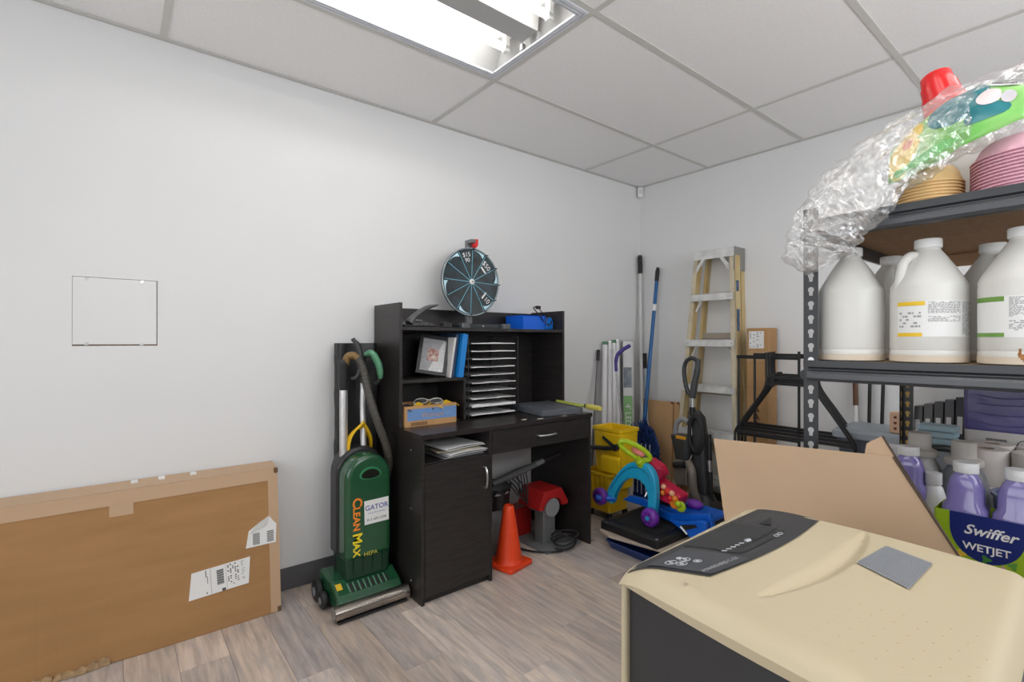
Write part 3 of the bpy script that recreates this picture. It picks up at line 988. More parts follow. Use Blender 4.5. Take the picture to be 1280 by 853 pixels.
MB(o_).box(-.012, .012, -.016, .016, 0, .0012, frame_m((.335, -2.492, .105), (0, 1, 0), (-.9, 0, .45))).build('warning_sticker', mat('yellow_sticker', (.75, .50, .02), .5), head)
bp_ = MB(o_).tube([(.413, -2.54, .039), (.413, -2.216, .039)], .030, 24).build('front_bumper', CHR, t, smooth=True)
for yy in (-2.541, -2.216):
    MB(o_).tube([(.413, yy - .001, .039), (.413, yy + .002, .039)], .024, 20).build('bumper_cap', mat('worn_plastic', (.20, .19, .18), .5), bp_)
MB(o_).box(.395, .438, -2.53, -2.225, .004, .012).build('bottom_guard', M_blackpl, t, bev=.002)
RYm = Matrix.Rotation(R(90), 3, 'X')
for x_, r_ in ((.265, .036), (.185, .046)):
    for yy in (-2.548, -2.238):
        wl = MB(o_).lathe([(.001, -.014), (r_ * .8, -.014), (r_, -.008), (r_, .008), (r_ * .8, .014), (.001, .014)], (x_, yy + .014, r_ + .001), 22, RYm).build('wheel', M_blackrub, t, smooth=True, ang=50)
        MB(o_).lathe([(r_ * .45, -.016), (r_ * .4, .016)], (x_, yy + .014, r_ + .001), 14, RYm).build('hub', M_grey, wl)
# motor neck and bag housing
MB(o_).prism([(vy - .098, .105), (vy + .098, .105), (vy + .104, .215), (vy - .104, .215)], .19, .325, 'x').build('motor_housing', GRN2, t, bev=.014, seg=3)
for k in range(4):
    yy = vy - .066 + k * .044
    MB(o_).prism([(.323, .135), (.329, .135), (.333, .205), (.327, .205)], yy - .003, yy + .003, 'y').build('housing_rib', GRN2, t)


def arch(w_, z0, z1, n=14):
    r_ = w_
    zc = z1 - r_
    pts = [(vy - w_, z0), (vy + w_, z0)]
    for k in range(n + 1):
        a = math.pi * k / n
        pts.append((vy + w_ * math.cos(a), zc + r_ * math.sin(a)))
    return pts


MB(o_).prism(arch(.112, .20, .668), .155, .245, 'x').build('rear_shell', M_blackpl, t, bev=.012, seg=3)
hs_ = MB(o_).prism(arch(.104, .198, .648), .235, .336, 'x').build('bag_housing', GRN, t, bev=.022, seg=5)
hs_.data.polygons.foreach_set('use_smooth', [True] * len(hs_.data.polygons)); hs_.data.set_sharp_from_angle(angle=R(40))
el = [(vy + .005 + .05 * math.cos(a), .556 + .030 * math.sin(a) * (1.25 if math.sin(a) > 0 else .6)) for a in [2 * math.pi * k / 24 for k in range(24)]]
MB(o_).prism(el, .334, .3378, 'x').build('window_bezel', mat('bright_green_plastic', (.03, .20, .085), .25), hs_, bev=.001)
el = [(vy + .005 + .041 * math.cos(a), .556 + .022 * math.sin(a) * (1.25 if math.sin(a) > 0 else .6)) for a in [2 * math.pi * k / 24 for k in range(24)]]
MB(o_).prism(el, .334, .339, 'x').build('bag_window', mat('dark_window', (.01, .012, .01), .15), hs_)
ORG = mat('orange_lettering', (.85, .25, .02), .4)
YLW = mat('yellow_lettering', (.85, .68, .02), .4)
DN = ((0, 0, -1), (0, 1, 0))
text('C', .058, frame_m((.3368, -2.414, .447), *DN), ORG, hs_, bold=.025)
text('LEAN', .042, frame_m((.3368, -2.417, .376), *DN), ORG, hs_, bold=.03)
text('M', .058, frame_m((.3368, -2.414, .292), *DN), YLW, hs_, bold=.025)
text('AX', .042, frame_m((.3368, -2.417, .243), *DN), YLW, hs_, bold=.03)
text('HEPA', .026, frame_m((.3368, -2.352, .214), (0, 1, 0), (0, 0, 1)), mat('dull_yellow_lettering', (.6, .55, .08), .4), hs_)
st = MB(o_).box(-.056, .056, -.052, .052, 0, .001, frame_m((.3363, -2.325, .395), (0, 1, .02), (0, 0, 1))).build('sticker', M_paper, hs_)
text('GATOR', .031, frame_m((.3376, -2.325, .413), (0, 1, .02), (0, 0, 1)), mat('blue_lettering', (.04, .07, .32), .4), st, bold=.015)
text('VACUUM & SEWING', .009, frame_m((.3376, -2.325, .390), (0, 1, .02), (0, 0, 1)), MATS['blue_lettering'], st)
text('813 689-1098', .016, frame_m((.3376, -2.325, .361), (0, 1, .02), (0, 0, 1)), BLACKP, st)
# handle post and grip
MB(o_).tube([(.215, -2.335, .60), (.19, -2.33, .85), (.18, -2.325, .96)], [.014, .013, .012], 14).build('handle_post', M_alu, t, smooth=True)
gp = MB(o_).tube(bez([(.18, -2.325, .95), (.185, -2.337, 1.02), (.20, -2.326, 1.075), (.215, -2.298, 1.078), (.22, -2.272, 1.03), (.215, -2.262, .965), (.205, -2.275, .945)], 6), [.013] * 37, 12).build('handle_grip', M_blackpl, t, smooth=True)
MB(o_).tube(bez([(.205, -2.326, 1.082), (.225, -2.298, 1.086), (.232, -2.27, 1.03), (.226, -2.258, .97)], 6), [.010, .012, .014, .015, .016, .016, .016, .017, .017, .017, .017, .017, .017, .016, .016, .015, .014, .012, .009], 12).build('grip_cover', mat('mint_green_plastic', (.10, .30, .17), .35), gp, smooth=True)
# hose and wand
hp = bez([(.21, -2.42, 1.03), (.23, -2.415, 1.075), (.25, -2.385, 1.075), (.262, -2.358, 1.02), (.275, -2.34, .92), (.30, -2.305, .78), (.30, -2.262, .66), (.27, -2.238, .56), (.20, -2.232, .45), (.16, -2.235, .3), (.15, -2.25, .15)], 22)
rr = [.0175 + .0008 * (1 if i % 4 < 2 else -.3) for i in range(len(hp))]
n1 = int(len(hp) * .22)
MB(o_).tube(hp[:n1 + 1], [.016 + .0012 * (1 if i % 4 < 2 else -.3) for i in range(n1 + 1)], 12).build('hose_cuff', mat('tan_hose', (.22, .13, .045), .5), t, smooth=True)
MB(o_).tube(hp[n1:], rr[n1:], 12).build('hose', mat('dark_hose', (.055, .050, .042), .4), t, smooth=True)
MB(o_).tube(bez([(.235, -2.395, 1.155), (.25, -2.375, 1.12), (.255, -2.365, 1.05), (.25, -2.375, .99), (.235, -2.40, .975)], 6), [.010] * 4 + [.013] * 17 + [.011] * 4, 12).build('hose_hook', M_blackpl, t, smooth=True)
MB(o_).lathe([(.020, 0), (.023, .01), (.023, .11), (.025, .115), (.024, .135)], (.21, -2.427, .925), 18).build('wand_cuff', M_blackpl, t, smooth=True)
MB(o_).tube([(.21, -2.427, .52), (.21, -2.427, .93)], .018, 16).build('wand_tube', M_alu, t, smooth=True)
MB(o_).tube([(.21, -2.427, .46), (.21, -2.427, .53)], .0215, 16).build('wand_joint', mat('silver_plastic', (.5, .5, .5), .35, metal=.5), t, smooth=True)
MB(o_).tube([(.212, -2.43, .22), (.21, -2.427, .47)], .0155, 16).build('wand_tube', M_alu, t, smooth=True)
MB(o_).lathe([(.012, 0), (.02, .012), (.021, .13), (.017, .14)], (.212, -2.43, .11), 16).build('wand_holder', M_blackpl, t, smooth=True)
MB(o_).box(.17, .21, -2.46, -2.44, .05, .42).build('side_tool', M_blackpl, t, bev=.008)
# yellow mains cord wound on its hooks
for k in range(6):
    q = .006 * k
    MB(o_).tube(bez([(.19 + q, -2.425 + q * .4, .60), (.20 + q, -2.415 + q * .5, .68 + q), (.21 + q, -2.38 + q, .735 + q * 1.2), (.2 + q, -2.34, .74 + q), (.185 + q, -2.30, .70), (.18, -2.285, .62)], 6), .0048, 8).build('cord_loop', mat('yellow_cord', (.80, .48, .01), .4), t, smooth=True)

# ------------------------------------------------------------------ under the desk
t = thing('traffic_cone', (.43, -1.655, 0), 'orange traffic cone in front of the grey waste bin under the desk', 'cone', None, R(12))
OR = mat('safety_orange', (.85, .065, .012), .42)
MB().prism([(-.092, -.08), (-.08, -.092), (.08, -.092), (.092, -.08), (.092, .08), (.08, .092), (-.08, .092), (-.092, .08)], .001, .024, 'z').build('base', OR, t, bev=.007, seg=3)
MB().lathe([(.078, .022), (.070, .034), (.066, .05), (.040, .22), (.029, .288), (.027, .298), (.022, .305), (.016, .305), (.016, .29)], (0, 0, 0), 32).build('cone_body', OR, t, smooth=True, ang=50)

t = thing('waste_bin', (.22, -1.645, 0), 'grey plastic waste bin lined with a black bag under the desk', 'bin')
o_ = t.location
MB(o_).lathe([(.085, .002), (.088, .0), (.122, .33), (.132, .332), (.132, .345), (.124, .345), (.118, .33), (.08, .01)], (.22, -1.645, 0), 30).build('bin_body', mat('bin_grey', (.24, .24, .25), .5), t, smooth=True, ang=40)
m_ = MB(o_)
m_.grid(lambda u, v: ((.22 + (.12 + .019 * (1 - abs(2 * v - 1)) + .006 * noise.noise((math.cos(2 * math.pi * u) * 4, math.sin(2 * math.pi * u) * 4, v * 3))) * math.cos(2 * math.pi * u)),
                      (-1.645 + (.12 + .019 * (1 - abs(2 * v - 1)) + .006 * noise.noise((math.cos(2 * math.pi * u) * 4, math.sin(2 * math.pi * u) * 4, v * 3))) * math.sin(2 * math.pi * u)),
                      (.30 + .055 * math.sin(math.pi * min(1, v * 1.15)) + .012 * noise.noise((math.cos(2 * math.pi * u) * 3, math.sin(2 * math.pi * u) * 3, 7)) - (.05 if v > .8 else 0))), 40, 8).build('bin_liner', mat('black_bag_film', (.012, .012, .013), .25), t, smooth=True, ang=80)
MB(o_).lathe([(.115, .295), (.06, .31), (.001, .315)], (.22, -1.645, 0), 24, cap=False).build('liner_floor', MATS['black_bag_film'], t, smooth=True)

t = thing('bench_grinder', (.33, -1.30, 0), 'grey steel pedestal machine with a red hood on a plate under the desk', 'machine')
o_ = t.location
LG = mat('light_grey_metal', (.34, .35, .36), .35, metal=.6)
RED = mat('red_enamel', (.42, .015, .015), .35)
MB(o_).box(.18, .475, -1.43, -1.165, .001, .008).build('base_plate', mat('plate_grey', (.20, .21, .22), .45), t, bev=.001)
MB(o_).box(.30, .375, -1.365, -1.275, .008, .20).build('column', LG, t, bev=.003)
MB(o_).box(.296, .379, -1.369, -1.271, .198, .206).build('column_top', LG, t, bev=.001)
hd = MB(o_)
n = 12
prof = [(-1.425, .215), (-1.385, .315), (-1.255, .315), (-1.205, .235), (-1.205, .215), (-1.232, .215)]
for k in range(n + 1):
    a = math.pi * k / n
    prof.append((-1.32 + .072 * math.cos(a) + .003, .213 + .055 * math.sin(a)))
prof.append((-1.40, .213))
hd.prism(prof, .22, .41, 'x').build('hood', RED, t, bev=.004)
MB(o_).tube([(.23, -1.317, .212), (.40, -1.317, .212)], .052, 24).build('wheel_drum', mat('drum_grey', (.27, .28, .29), .5), t, smooth=True)
MB(o_).box(.10, .20, -1.42, -1.30, .008, .17).build('motor_box', RED, t, bev=.006)
o = MB((.44, -1.27, .012)).tube(bez([(.14, -1.36, .016), (.20, -1.47, .012), (.33, -1.5, .010), (.44, -1.44, .008), (.50, -1.34, .008)] +
    [(.452 + (.060 + .008 * math.sin(k * 1.7)) * math.cos(a), -1.275 + (.075 + .01 * math.cos(k * 1.3)) * math.sin(a), .014 + .0025 * k + .004 * math.sin(a)) for k, a in enumerate([k * 2 * math.pi / 8 + .6 - 2 for k in range(24)])], 6), .0052, 8).build('power_cable', M_blackrub, None, smooth=True)
o.location = (.44, -1.27, .012)
tag(o, 'coiled black power cable on the grey base plate under the desk', 'cable')

t = thing('hand_tool', (.2, -1.4, .35), 'black and grey long-nosed hand tool lying across the waste bin rim', 'tool')
o_ = t.location
MB(o_).tube([(.24, -1.62, .362), (.26, -1.45, .405), (.275, -1.33, .433)], [.018, .022, .016], 12).build('barrel', mat('tool_grey', (.13, .135, .14), .4), t, smooth=True)
MB(o_).tube([(.275, -1.335, .433), (.28, -1.28, .446)], [.017, .015], 12).build('collar', mat('tool_light_grey', (.26, .27, .28), .35), t, smooth=True)
MB(o_).tube([(.28, -1.285, .444), (.295, -1.155, .472)], [.011, .016], 12).build('handle', M_blackrub, t, smooth=True)
for k in range(4):
    MB(o_).tube(bez([(.25, -1.55 + k * .03, .375), (.30, -1.53 + k * .025, .34), (.31, -1.49 + k * .02, .29 - .02 * k), (.28, -1.46 + .02 * k, .33), (.255, -1.45 + .02 * k, .39)], 6), .0035, 6).build('strap', M_blackrub, t, smooth=True)

# ------------------------------------------------------------------ yellow mop bucket
t = thing('mop_bucket', (.32, -.6, 0), 'yellow plastic mop bucket with a wringer beside the end of the desk', 'mop bucket')
o_ = t.location
YB = mat('yellow_polyethylene', (.95, .62, .010), .38)
YB2 = mat('deep_yellow_polyethylene', (.78, .48, .008), .42)


def rrect(x0, x1, y0, y1, z, r=.03, n=4):
    p = []
    for cx, cy, a0 in ((x1 - r, y1 - r, 0), (x0 + r, y1 - r, 90), (x0 + r, y0 + r, 180), (x1 - r, y0 + r, 270)):
        for k in range(n + 1):
            a = R(a0 + 90 * k / n)
            p.append((cx + r * math.cos(a), cy + r * math.sin(a), z))
    return p


m_ = MB(o_)
m_.loft([rrect(.20, .44, -.74, -.44, .05), rrect(.185, .455, -.765, -.425, .27), rrect(.172, .468, -.78, -.41, .285), rrect(.172, .468, -.78, -.41, .30),
         rrect(.188, .452, -.763, -.427, .30), rrect(.21, .43, -.73, -.45, .09)])
m_.build('bucket', YB2, t, smooth=True, ang=30)
for k in range(5):
    x_ = .22 + k * .05
    MB(o_).prism([(-.738, .06), (-.748, .06), (-.772, .268), (-.762, .268)], x_ - .006, x_ + .006, 'y' if False else 'x').build('bucket_rib', YB2, t, bev=.002)
for x_ in (.23, .42):
    for yy in (-.72, -.46):
        cs = MB(o_).tube([(x_, yy - .012, .026), (x_, yy + .012, .026)], .025, 16).build('caster', M_blackrub, t, smooth=True)
        MB(o_).box(x_ - .012, x_ + .012, yy - .015, yy + .015, .044, .056).build('caster_plate', M_steel, cs)
t.location = (.265, -.70, 0); t.scale = (.80, .60, 1)
# wringer: tapered basket hung in the bucket, open at the top
m_ = MB(o_)
m_.loft([rrect(.215, .43, -.735, -.53, .20, .02), rrect(.19, .452, -.775, -.50, .33, .02), rrect(.178, .462, -.79, -.49, .56, .02), rrect(.168, .47, -.80, -.48, .565, .02), rrect(.168, .47, -.80, -.48, .585, .02),
         rrect(.192, .45, -.775, -.505, .583, .015), rrect(.20, .44, -.755, -.52, .34, .015), rrect(.23, .41, -.72, -.55, .24, .015)])
wr_ = m_.build('wringer', YB, t, smooth=True, ang=30)
MB(o_).prism([(-.80, .30), (-.825, .305), (-.832, .40), (-.80, .415)], .28, .468, 'x').build('splash_lip', YB, wr_, bev=.006)
MB(o_).box(.285, .462, -.80, -.792, .425, .55).build('front_panel', YB, wr_, bev=.004)
MB(o_).tube(bez([(.17, -.815, .44), (.27, -.825, .452), (.36, -.832, .462), (.43, -.835, .475)], 5), .015, 10).build('press_bar', M_blackpl, wr_, smooth=True)
MB(o_).tube([(.30, -.82, .525), (.42, -.832, .478)], [.010, .014], 10).build('press_link', M_blackpl, wr_, smooth=True)
MB(o_).tube([(.435, -.85, .475), (.435, -.80, .475)], .022, 14).build('pivot', M_blackpl, wr_, smooth=True)
MB(o_).tube(bez([(.455, -.50, .50), (.462, -.44, .62), (.455, -.40, .74)], 5), .011, 10).build('lever', YB, wr_, smooth=True) if False else None

# ------------------------------------------------------------------ tubes, poles and brooms in the corner
M_tubew = mat('white_tube', (.80, .80, .82), .3)
lean = [(-.565, -.448, .115), (-.505, -.40, .122), (-.45, -.355, .12), (-.40, -.315, .117)]
for k, (yb, yt, xb) in enumerate(lean):
    t = thing('fluorescent_lamp', (xb, yb, .002), 'white long fluorescent tube leaning in the row against the wall', 'lamp tube', 'spare tubes in the corner')
    o_ = t.location
    top = Vector((.033, yt, 1.135 + .006 * k))
    bot = Vector((xb, yb, .003))
    MB(o_).tube([bot, top], .019, 16).build('glass_tube', M_tubew, t, smooth=True)
    d_ = (top - bot).normalized()
    MB(o_).tube([top - d_ * .018, top + d_ * .004], .0195, 16).build('end_cap', mat('green_cap', (.08, .24, .12), .4) if k % 2 == 0 else M_alu, t, smooth=True)
# cartons of LED tubes, one with a green printed panel
def carton(xb, yb, yt, w_, label, printed):
    t = thing('tube_carton', (xb, yb, .002), label, 'carton')
    o_ = t.location
    bot, top = Vector((xb, yb, .003)), Vector((.04, yt, 1.15))
    up = (top - bot).normalized()
    Mx = frame_m(bot, Vector((.70, .62, 0)).normalized(), up)
    L_ = (top - bot).length
    c_ = MB(o_).box(-w_ / 2, w_ / 2, 0, L_, -w_ / 2, w_ / 2, Mx).build('carton', mat('white_carton', (.72, .72, .73), .5), t, bev=.002)
    MB(o_).box(-w_ / 2 - .0005, w_ / 2 + .0005, L_ - .012, L_ + .001, -w_ / 2 - .0005, w_ / 2 + .0005, Mx).build('carton_end', mat('grey_carton', (.45, .46, .47), .6), c_)
    if printed:
        MB(o_).box(-w_ / 2 + .001, w_ / 2 - .001, .25, .74, w_ / 2, w_ / 2 + .0008, Mx).build('green_panel', mat('green_panel', (.22, .44, .17), .5), c_)
        MB(o_).box(-w_ / 2 + .004, w_ / 2 - .004, .80, .95, w_ / 2, w_ / 2 + .0008, Mx).build('photo_panel', mat('blue_grey_panel', (.12, .15, .19), .4, var=1, vscale=20, col2=(.28, .31, .34)), c_)
        Mt = Mx @ Matrix.Translation((0, .52, w_ / 2 + .0012)) @ Matrix.Rotation(R(-90), 4, 'Z')
        text("4' LED TUBE", .060, Mt, WHITE, c_)
    return t


carton(.145, -.325, -.235, .066, "white carton with a green printed panel and lettering among the leaning tubes", True)
carton(.10, -.245, -.15, .06, 'plain white long carton between the printed carton and the corner', False)
# thin grey pole with a black grip
def pole(name, label, cat, segs):
    """segs: (part, material, points, radius)"""
    t = thing(name, segs[0][2][0], label, cat)
    for nm, m, pts, r_ in segs:
        MB(t.location).tube(pts, r_, 12).build(nm, m, t, smooth=True)
    return t


P = Vector
M_greyp = mat('dark_grey_pole', (.16, .16, .17), .35, metal=.5)
b0, t0 = P((.16, -.76, .004)), P((.02, -.505, 1.08))
pole('extension_pole', 'slim grey metal handle with a black grip leaning left of the white tubes', 'pole', [('shaft', M_greyp, [b0, b0.lerp(t0, .94)], .009), ('grip', M_blackrub, [b0.lerp(t0, .93), t0], .0125)])
t = pole('spray_mop', 'silver mop shaft with a bent purple handle in front of the white tubes', 'mop', [('shaft', M_alu, [P((.20, -.37, .004)), P((.14, -.455, .95))], .0075)])
MB(t.location).tube(bez([(.141, -.455, .93), (.139, -.455, 1.0), (.148, -.445, 1.05), (.175, -.42, 1.085), (.215, -.39, 1.115)], 6), [.011] * 6 + [.013] * 6 + [.014] * 6 + [.014] * 6 + [.011], 12).build('purple_handle', mat('purple_grip', (.06, .035, .24), .4), t, smooth=True)
b0, t0 = P((.125, -.13, .004)), P((.027, -.03, 1.815))
pole('extension_pole', 'white metal pole with a long black grip standing in the corner', 'pole', [('shaft', mat('white_pole', (.68, .68, .66), .35), [b0, b0.lerp(t0, .93)], .0125), ('grip', M_blackrub, [b0.lerp(t0, .92), b0.lerp(t0, .99), t0], [.0165, .017, .012])])
b0, t0 = P((.20, -.14, .004)), P((.085, -.05, 1.05))
pole('extension_pole', 'short pole with a black grip between the white pole and blue dust mop', 'pole', [('shaft', mat('grey_blue_pole', (.40, .45, .52), .35), [b0, b0.lerp(t0, .90)], .010), ('grip', mat('black_foam', (.02, .018, .018), .8), [b0.lerp(t0, .89), t0], .015)])
# blue dust mop
BLP = mat('blue_pole', (.012, .115, .33), .35)
b0, t0 = P((.20, -.245, .30)), P((.19, -.03, 1.70))
t = pole('dust_mop', 'blue dust mop standing upright with its fringed head in the corner', 'mop', [('shaft', BLP, [b0, b0.lerp(t0, .93)], .0135), ('grip', M_blackrub, [b0.lerp(t0, .925), b0.lerp(t0, .98), t0], [.0155, .016, .010]), ('band', WHITE, [b0.lerp(t0, .765), b0.lerp(t0, .80)], .0142)])
random.seed(9)
BF = mat('blue_yarn', (.012, .055, .24), .8, var=.7, vscale=40)
MB(t.location).prism([(.13, .02), (.35, .02), (.375, .40), (.325, .52), (.25, .56), (.17, .52), (.13, .40)], -.285, -.262, 'y').build('mop_pad', BF, t, bev=.012, seg=3)
st = MB(t.location)
for k in range(420):
    a = random.uniform(0, 2 * math.pi)
    x_ = .25 + .115 * math.cos(a) * random.uniform(.3, 1.1)
    z_ = .30 + .25 * math.sin(a) * random.uniform(.2, 1.08)
    z_ = max(.03, z_)
    dx, dz = (x_ - .25) * .25 + random.uniform(-.015, .015), (z_ - .30) * .15 + random.uniform(-.03, .03)
    p0 = P((x_, -.285, z_)); p1 = P((x_ + dx, -.285 - random.uniform(.008, .03), max(.012, z_ + dz)))
    st.tube([p0, p0.lerp(p1, .6) + P((0, -.008, 0)), p1], [.006, .005, .003], 5)
f_ = st.build('fringe', BF, t); f_['kind'] = 'stuff'
for k in range(5):
    x_ = .18 + k * .035
    MB(t.location).tube([(x_, -.312, .06), (x_ + .006, -.318, .42)], .0035, 6).build('white_yarn', mat('pale_yarn', (.6, .64, .7), .8), t, smooth=True)

# tan boards against the back wall
M_ply = mat('tan_board', (.64, .39, .19), .75, var=.12, vscale=4, stretch=(1, 1, .3))
for k, (x0, x1, z1, yb, lbl) in enumerate(((.06, .345, .70, -.10, 'wide tan fibreboard sheet leaning behind the blue dust mop'), (.28, .385, .70, -.075, 'narrow tan board strip leaning beside the wide tan sheet'), (.36, .44, .675, -.055, 'thin brown board strip leaning next to the ladder rail'))):
    t = thing('board', ((x0 + x1) / 2, yb, 0), lbl, 'board')
    MB(t.location).prism([(yb, .002), (yb + .012, .002), (yb + .045 - k * .008, z1), (yb + .033 - k * .008, z1)], x0, x1, 'x').build('panel', M_ply if k < 2 else mat('brown_board', (.34, .18, .075), .75), t, bev=.001)
    MB(t.location).box(x1 - .014, x1 + .0006, yb + .026 - k * .008, yb + .0335 - k * .008, z1 - .012, z1 + .0005).build('worn_corner', mat('dark_board_edge', (.16, .085, .04), .85), t)

# ------------------------------------------------------------------ step ladder, folded, leaning at the back wall
t = thing('step_ladder', (.68, -.1, 0), 'paint-stained tan fibreglass step ladder folded against the back wall', 'ladder')
o_ = t.location
FG = mat('tan_fibreglass', (.60, .48, .26), .45, var=.35, vscale=7, stretch=(3, 3, .6), col2=(.50, .34, .12))
FG2 = mat('pale_fibreglass', (.66, .58, .42), .5, var=.25, vscale=9)
ALS = mat('painted_step', (.78, .78, .76), .5, metal=.1, var=.25, vscale=18)


def rail(xt, xb, y0, y1, m, w_=.028, zt=1.745):
    m_ = MB(o_)
    m_.loft([[(xb, y0, .004), (xb + w_, y0, .004), (xb + w_, y1, .004), (xb, y1, .004)], [(xt, y0 + .012, zt), (xt + w_, y0 + .012, zt), (xt + w_, y1 + .012, zt), (xt, y1 + .012, zt)]])
    return m_.build('rail', m, t, bev=.002)


LT, LB, RT_, RB = .562, .385, .805, .842
rail(LT, LB, -.155, -.147, FG2)
rail(LT + .018, LB + .018, -.147, -.085, FG, .006)
rail(RT_, RB, -.155, -.147, FG2)
rail(RT_ + .030, RB + .030, -.147, -.085, FG, .006)
rail(LT + .03, LB + .06, -.060, -.012, FG, .02)
rail(RT_ + .006, RB + .022, -.060, -.012, FG, .02)
for zz, cx_, wd in ((1.50, .83, .07), (1.28, .835, .14)):
    MB(o_).box(cx_ + .0115, cx_ + .0175, -.132, -.098, zz - wd / 2, zz + wd / 2).build('blue_label', mat('blue_label', (.05, .13, .27), .5, var=.8, vscale=30), t)


def lx(xt, xb, z):
    return xb + (xt - xb) * z / 1.745


for k in range(5):
    z = 1.455 - .3048 * k
    xa, xb_ = lx(LT, LB, z) + .006, lx(RT_, RB, z) + .024
    s_ = MB(o_).box(xa, xb_, -.159, -.075, z, z + .006).box(xa, xb_, -.159, -.156, z - .042, z + .005).build('step', ALS, t, bev=.0015)
    for xx in (xa + .012, xb_ - .012):
        MB(o_).lathe([(.0045, 0), (.004, .003)], (xx, -.159, z - .018), 8, Matrix.Rotation(R(90), 3, 'X')).build('rivet', M_steel, s_)
    if k < 2:
        for sgn, xx in ((1, xa + .02), (-1, xb_ - .02)):
            MB(o_).tube([(xx, -.12, z - .11), (xx + sgn * .05, -.12, z - .01)], .006, 6).build('brace', ALS, s_)
for k in range(4):
    z = 1.18 - .38 * k
    MB(o_).box(lx(LT, LB, z) + .04, lx(RT_, RB, z) + .02, -.045, -.03, z - .02, z + .02).build('rear_rung', mat('rung_brown', (.42, .36, .30), .5, metal=.3), t, bev=.003)
MB(o_).box(LT - .004, RT_ + .034, -.150, -.146, 1.69, 1.745).box(LT - .004, RT_ + .034, -.15, -.006, 1.742, 1.752).build('top_cap', ALS, t, bev=.002)
MB(o_).box(RT_ + .034, RT_ + .037, -.148, -.008, 1.60, 1.752).build('top_bracket', mat('grey_bracket', (.30, .29, .27), .5, metal=.5), t, bev=.001)
for sgn, xx in ((1, LT + .022), (-1, RT_ + .006)):
    MB(o_).prism([(xx, 1.64), (xx, 1.60), (xx + sgn * .062, 1.69), (xx + sgn * .04, 1.695)], -.158, -.155, 'y').build('corner_brace', ALS, t)
for zz in (.06,):
    for xx in (lx(LT, LB, zz), lx(RT_, RB, zz)):
        MB(o_).box(xx - .004, xx + .036, -.16, -.08, 0, .05).build('foot', M_blackrub, t, bev=.004)

# ------------------------------------------------------------------ dark stick vacuum in front of the ladder
t = thing('stick_vacuum', (.68, -.33, 0), 'dark grey upright vacuum with a looped handle in front of the ladder', 'vacuum cleaner')
o_ = t.location
DG = mat('charcoal_plastic', (.045, .048, .052), .35)
TG = mat('taupe_plastic', (.22, .19, .16), .4)
yv = -.33
lp = bez([(.635, yv, .80), (.612, yv, .86), (.600, yv, .95), (.615, yv, 1.01), (.655, yv, 1.035), (.695, yv, 1.02)], 6)
hd = MB(o_).tube(lp, .0135, 12).build('handle_loop', DG, t, smooth=True)
MB(o_).tube(bez([(.70, yv, 1.03), (.695, yv, .96), (.675, yv, .87), (.66, yv, .78)], 6), [.017] * 6 + [.02] * 6 + [.022] * 7, 12).build('handle_grip', mat('grip_charcoal', (.065, .068, .072), .3), t, smooth=True)
MB(o_).tube([(.66, yv, .79), (.667, yv, .64)], .014, 12).build('wand', M_alu, t, smooth=True)
MB(o_).tube([(.66, yv, .72), (.664, yv, .66)], .018, 12).build('wand_collar', M_blackpl, t, smooth=True)
for k in range(4):
    q = .006 * k
    MB(o_).tube([(.705 + (.052 - q * .6) * math.cos(a), yv - .03 - q * .5, .555 + (.125 - q) * math.sin(a)) for a in [2 * math.pi * i / 28 for i in range(28)]], .0095, 8, closed=True).build('cord_loop', M_blackrub, t, smooth=True)
MB(o_).loft([rrect(.685, .765, yv - .02, yv + .06, .17, .02), rrect(.672, .758, yv - .03, yv + .06, .45, .02), rrect(.655, .73, yv - .02, yv + .05, .66, .02), rrect(.665, .70, yv, yv + .03, .70, .01)]).build('spine', DG, t, smooth=True, ang=45)
MB(o_).loft([rrect(.56, .66, yv - .06, yv + .05, .38, .03), rrect(.55, .67, yv - .07, yv + .05, .46, .03), rrect(.53, .66, yv - .07, yv + .05, .53, .03)]).build('motor_pod', DG, t, smooth=True, ang=45)
MB(o_).box(.585, .655, yv - .074, yv - .06, .515, .535).build('amber_stripe', mat('amber_plastic', (.75, .35, .02), .4), t, bev=.003)
MB(o_).tube(bez([(.535, yv, .53), (.545, yv, .60), (.59, yv, .635), (.63, yv, .62)], 5), .016, 10).build('carry_handle', mat('silver_grey', (.30, .31, .32), .35), t, smooth=True)
MB(o_).lathe([(.06, 0), (.066, .02), (.066, .15), (.06, .16)], (.60, yv + .0, .22), 20).build('dust_cup', TG, t, smooth=True)
MB(o_).tube(bez([(.66, yv - .05, .37), (.70, yv - .075, .33), (.715, yv - .08, .22), (.735, yv - .06, .13)], 6), .026, 12).build('hose', TG, t, smooth=True)
MB(o_).tube([(.585, yv - .085, .345), (.655, yv - .085, .36)], .022, 12).build('brush_tool', M_blackpl, t, smooth=True)
MB(o_).tube([(.79, yv, .14), (.775, yv, .56)], .013, 10).build('extension_tube', M_blackpl, t, smooth=True)
MB(o_).tube([(.782, yv, .33), (.779, yv, .40)], .0155, 10).build('tube_collar', M_steel, t, smooth=True)
MB(o_).loft([rrect(.56, .86, yv - .14, yv + .10, .012, .04), rrect(.56, .86, yv - .14, yv + .10, .06, .04), rrect(.60, .82, yv - .08, yv + .07, .12, .03), rrect(.66, .78, yv - .04, yv + .06, .18, .02)]).build('floor_head', DG, t, smooth=True, ang=40)
for xx in (.58, .84):
    MB(o_).tube([(xx - .014, yv + .06, .035), (xx + .014, yv + .06, .035)], .034, 16).build('wheel', M_blackrub, t, smooth=True)
MB(o_).tube(bez([(.70, yv - .06, .19), (.68, yv - .1, .25), (.675, yv - .09, .34), (.68, yv - .04, .42)], 6), .004, 6).build('cable', TG, t, smooth=True)

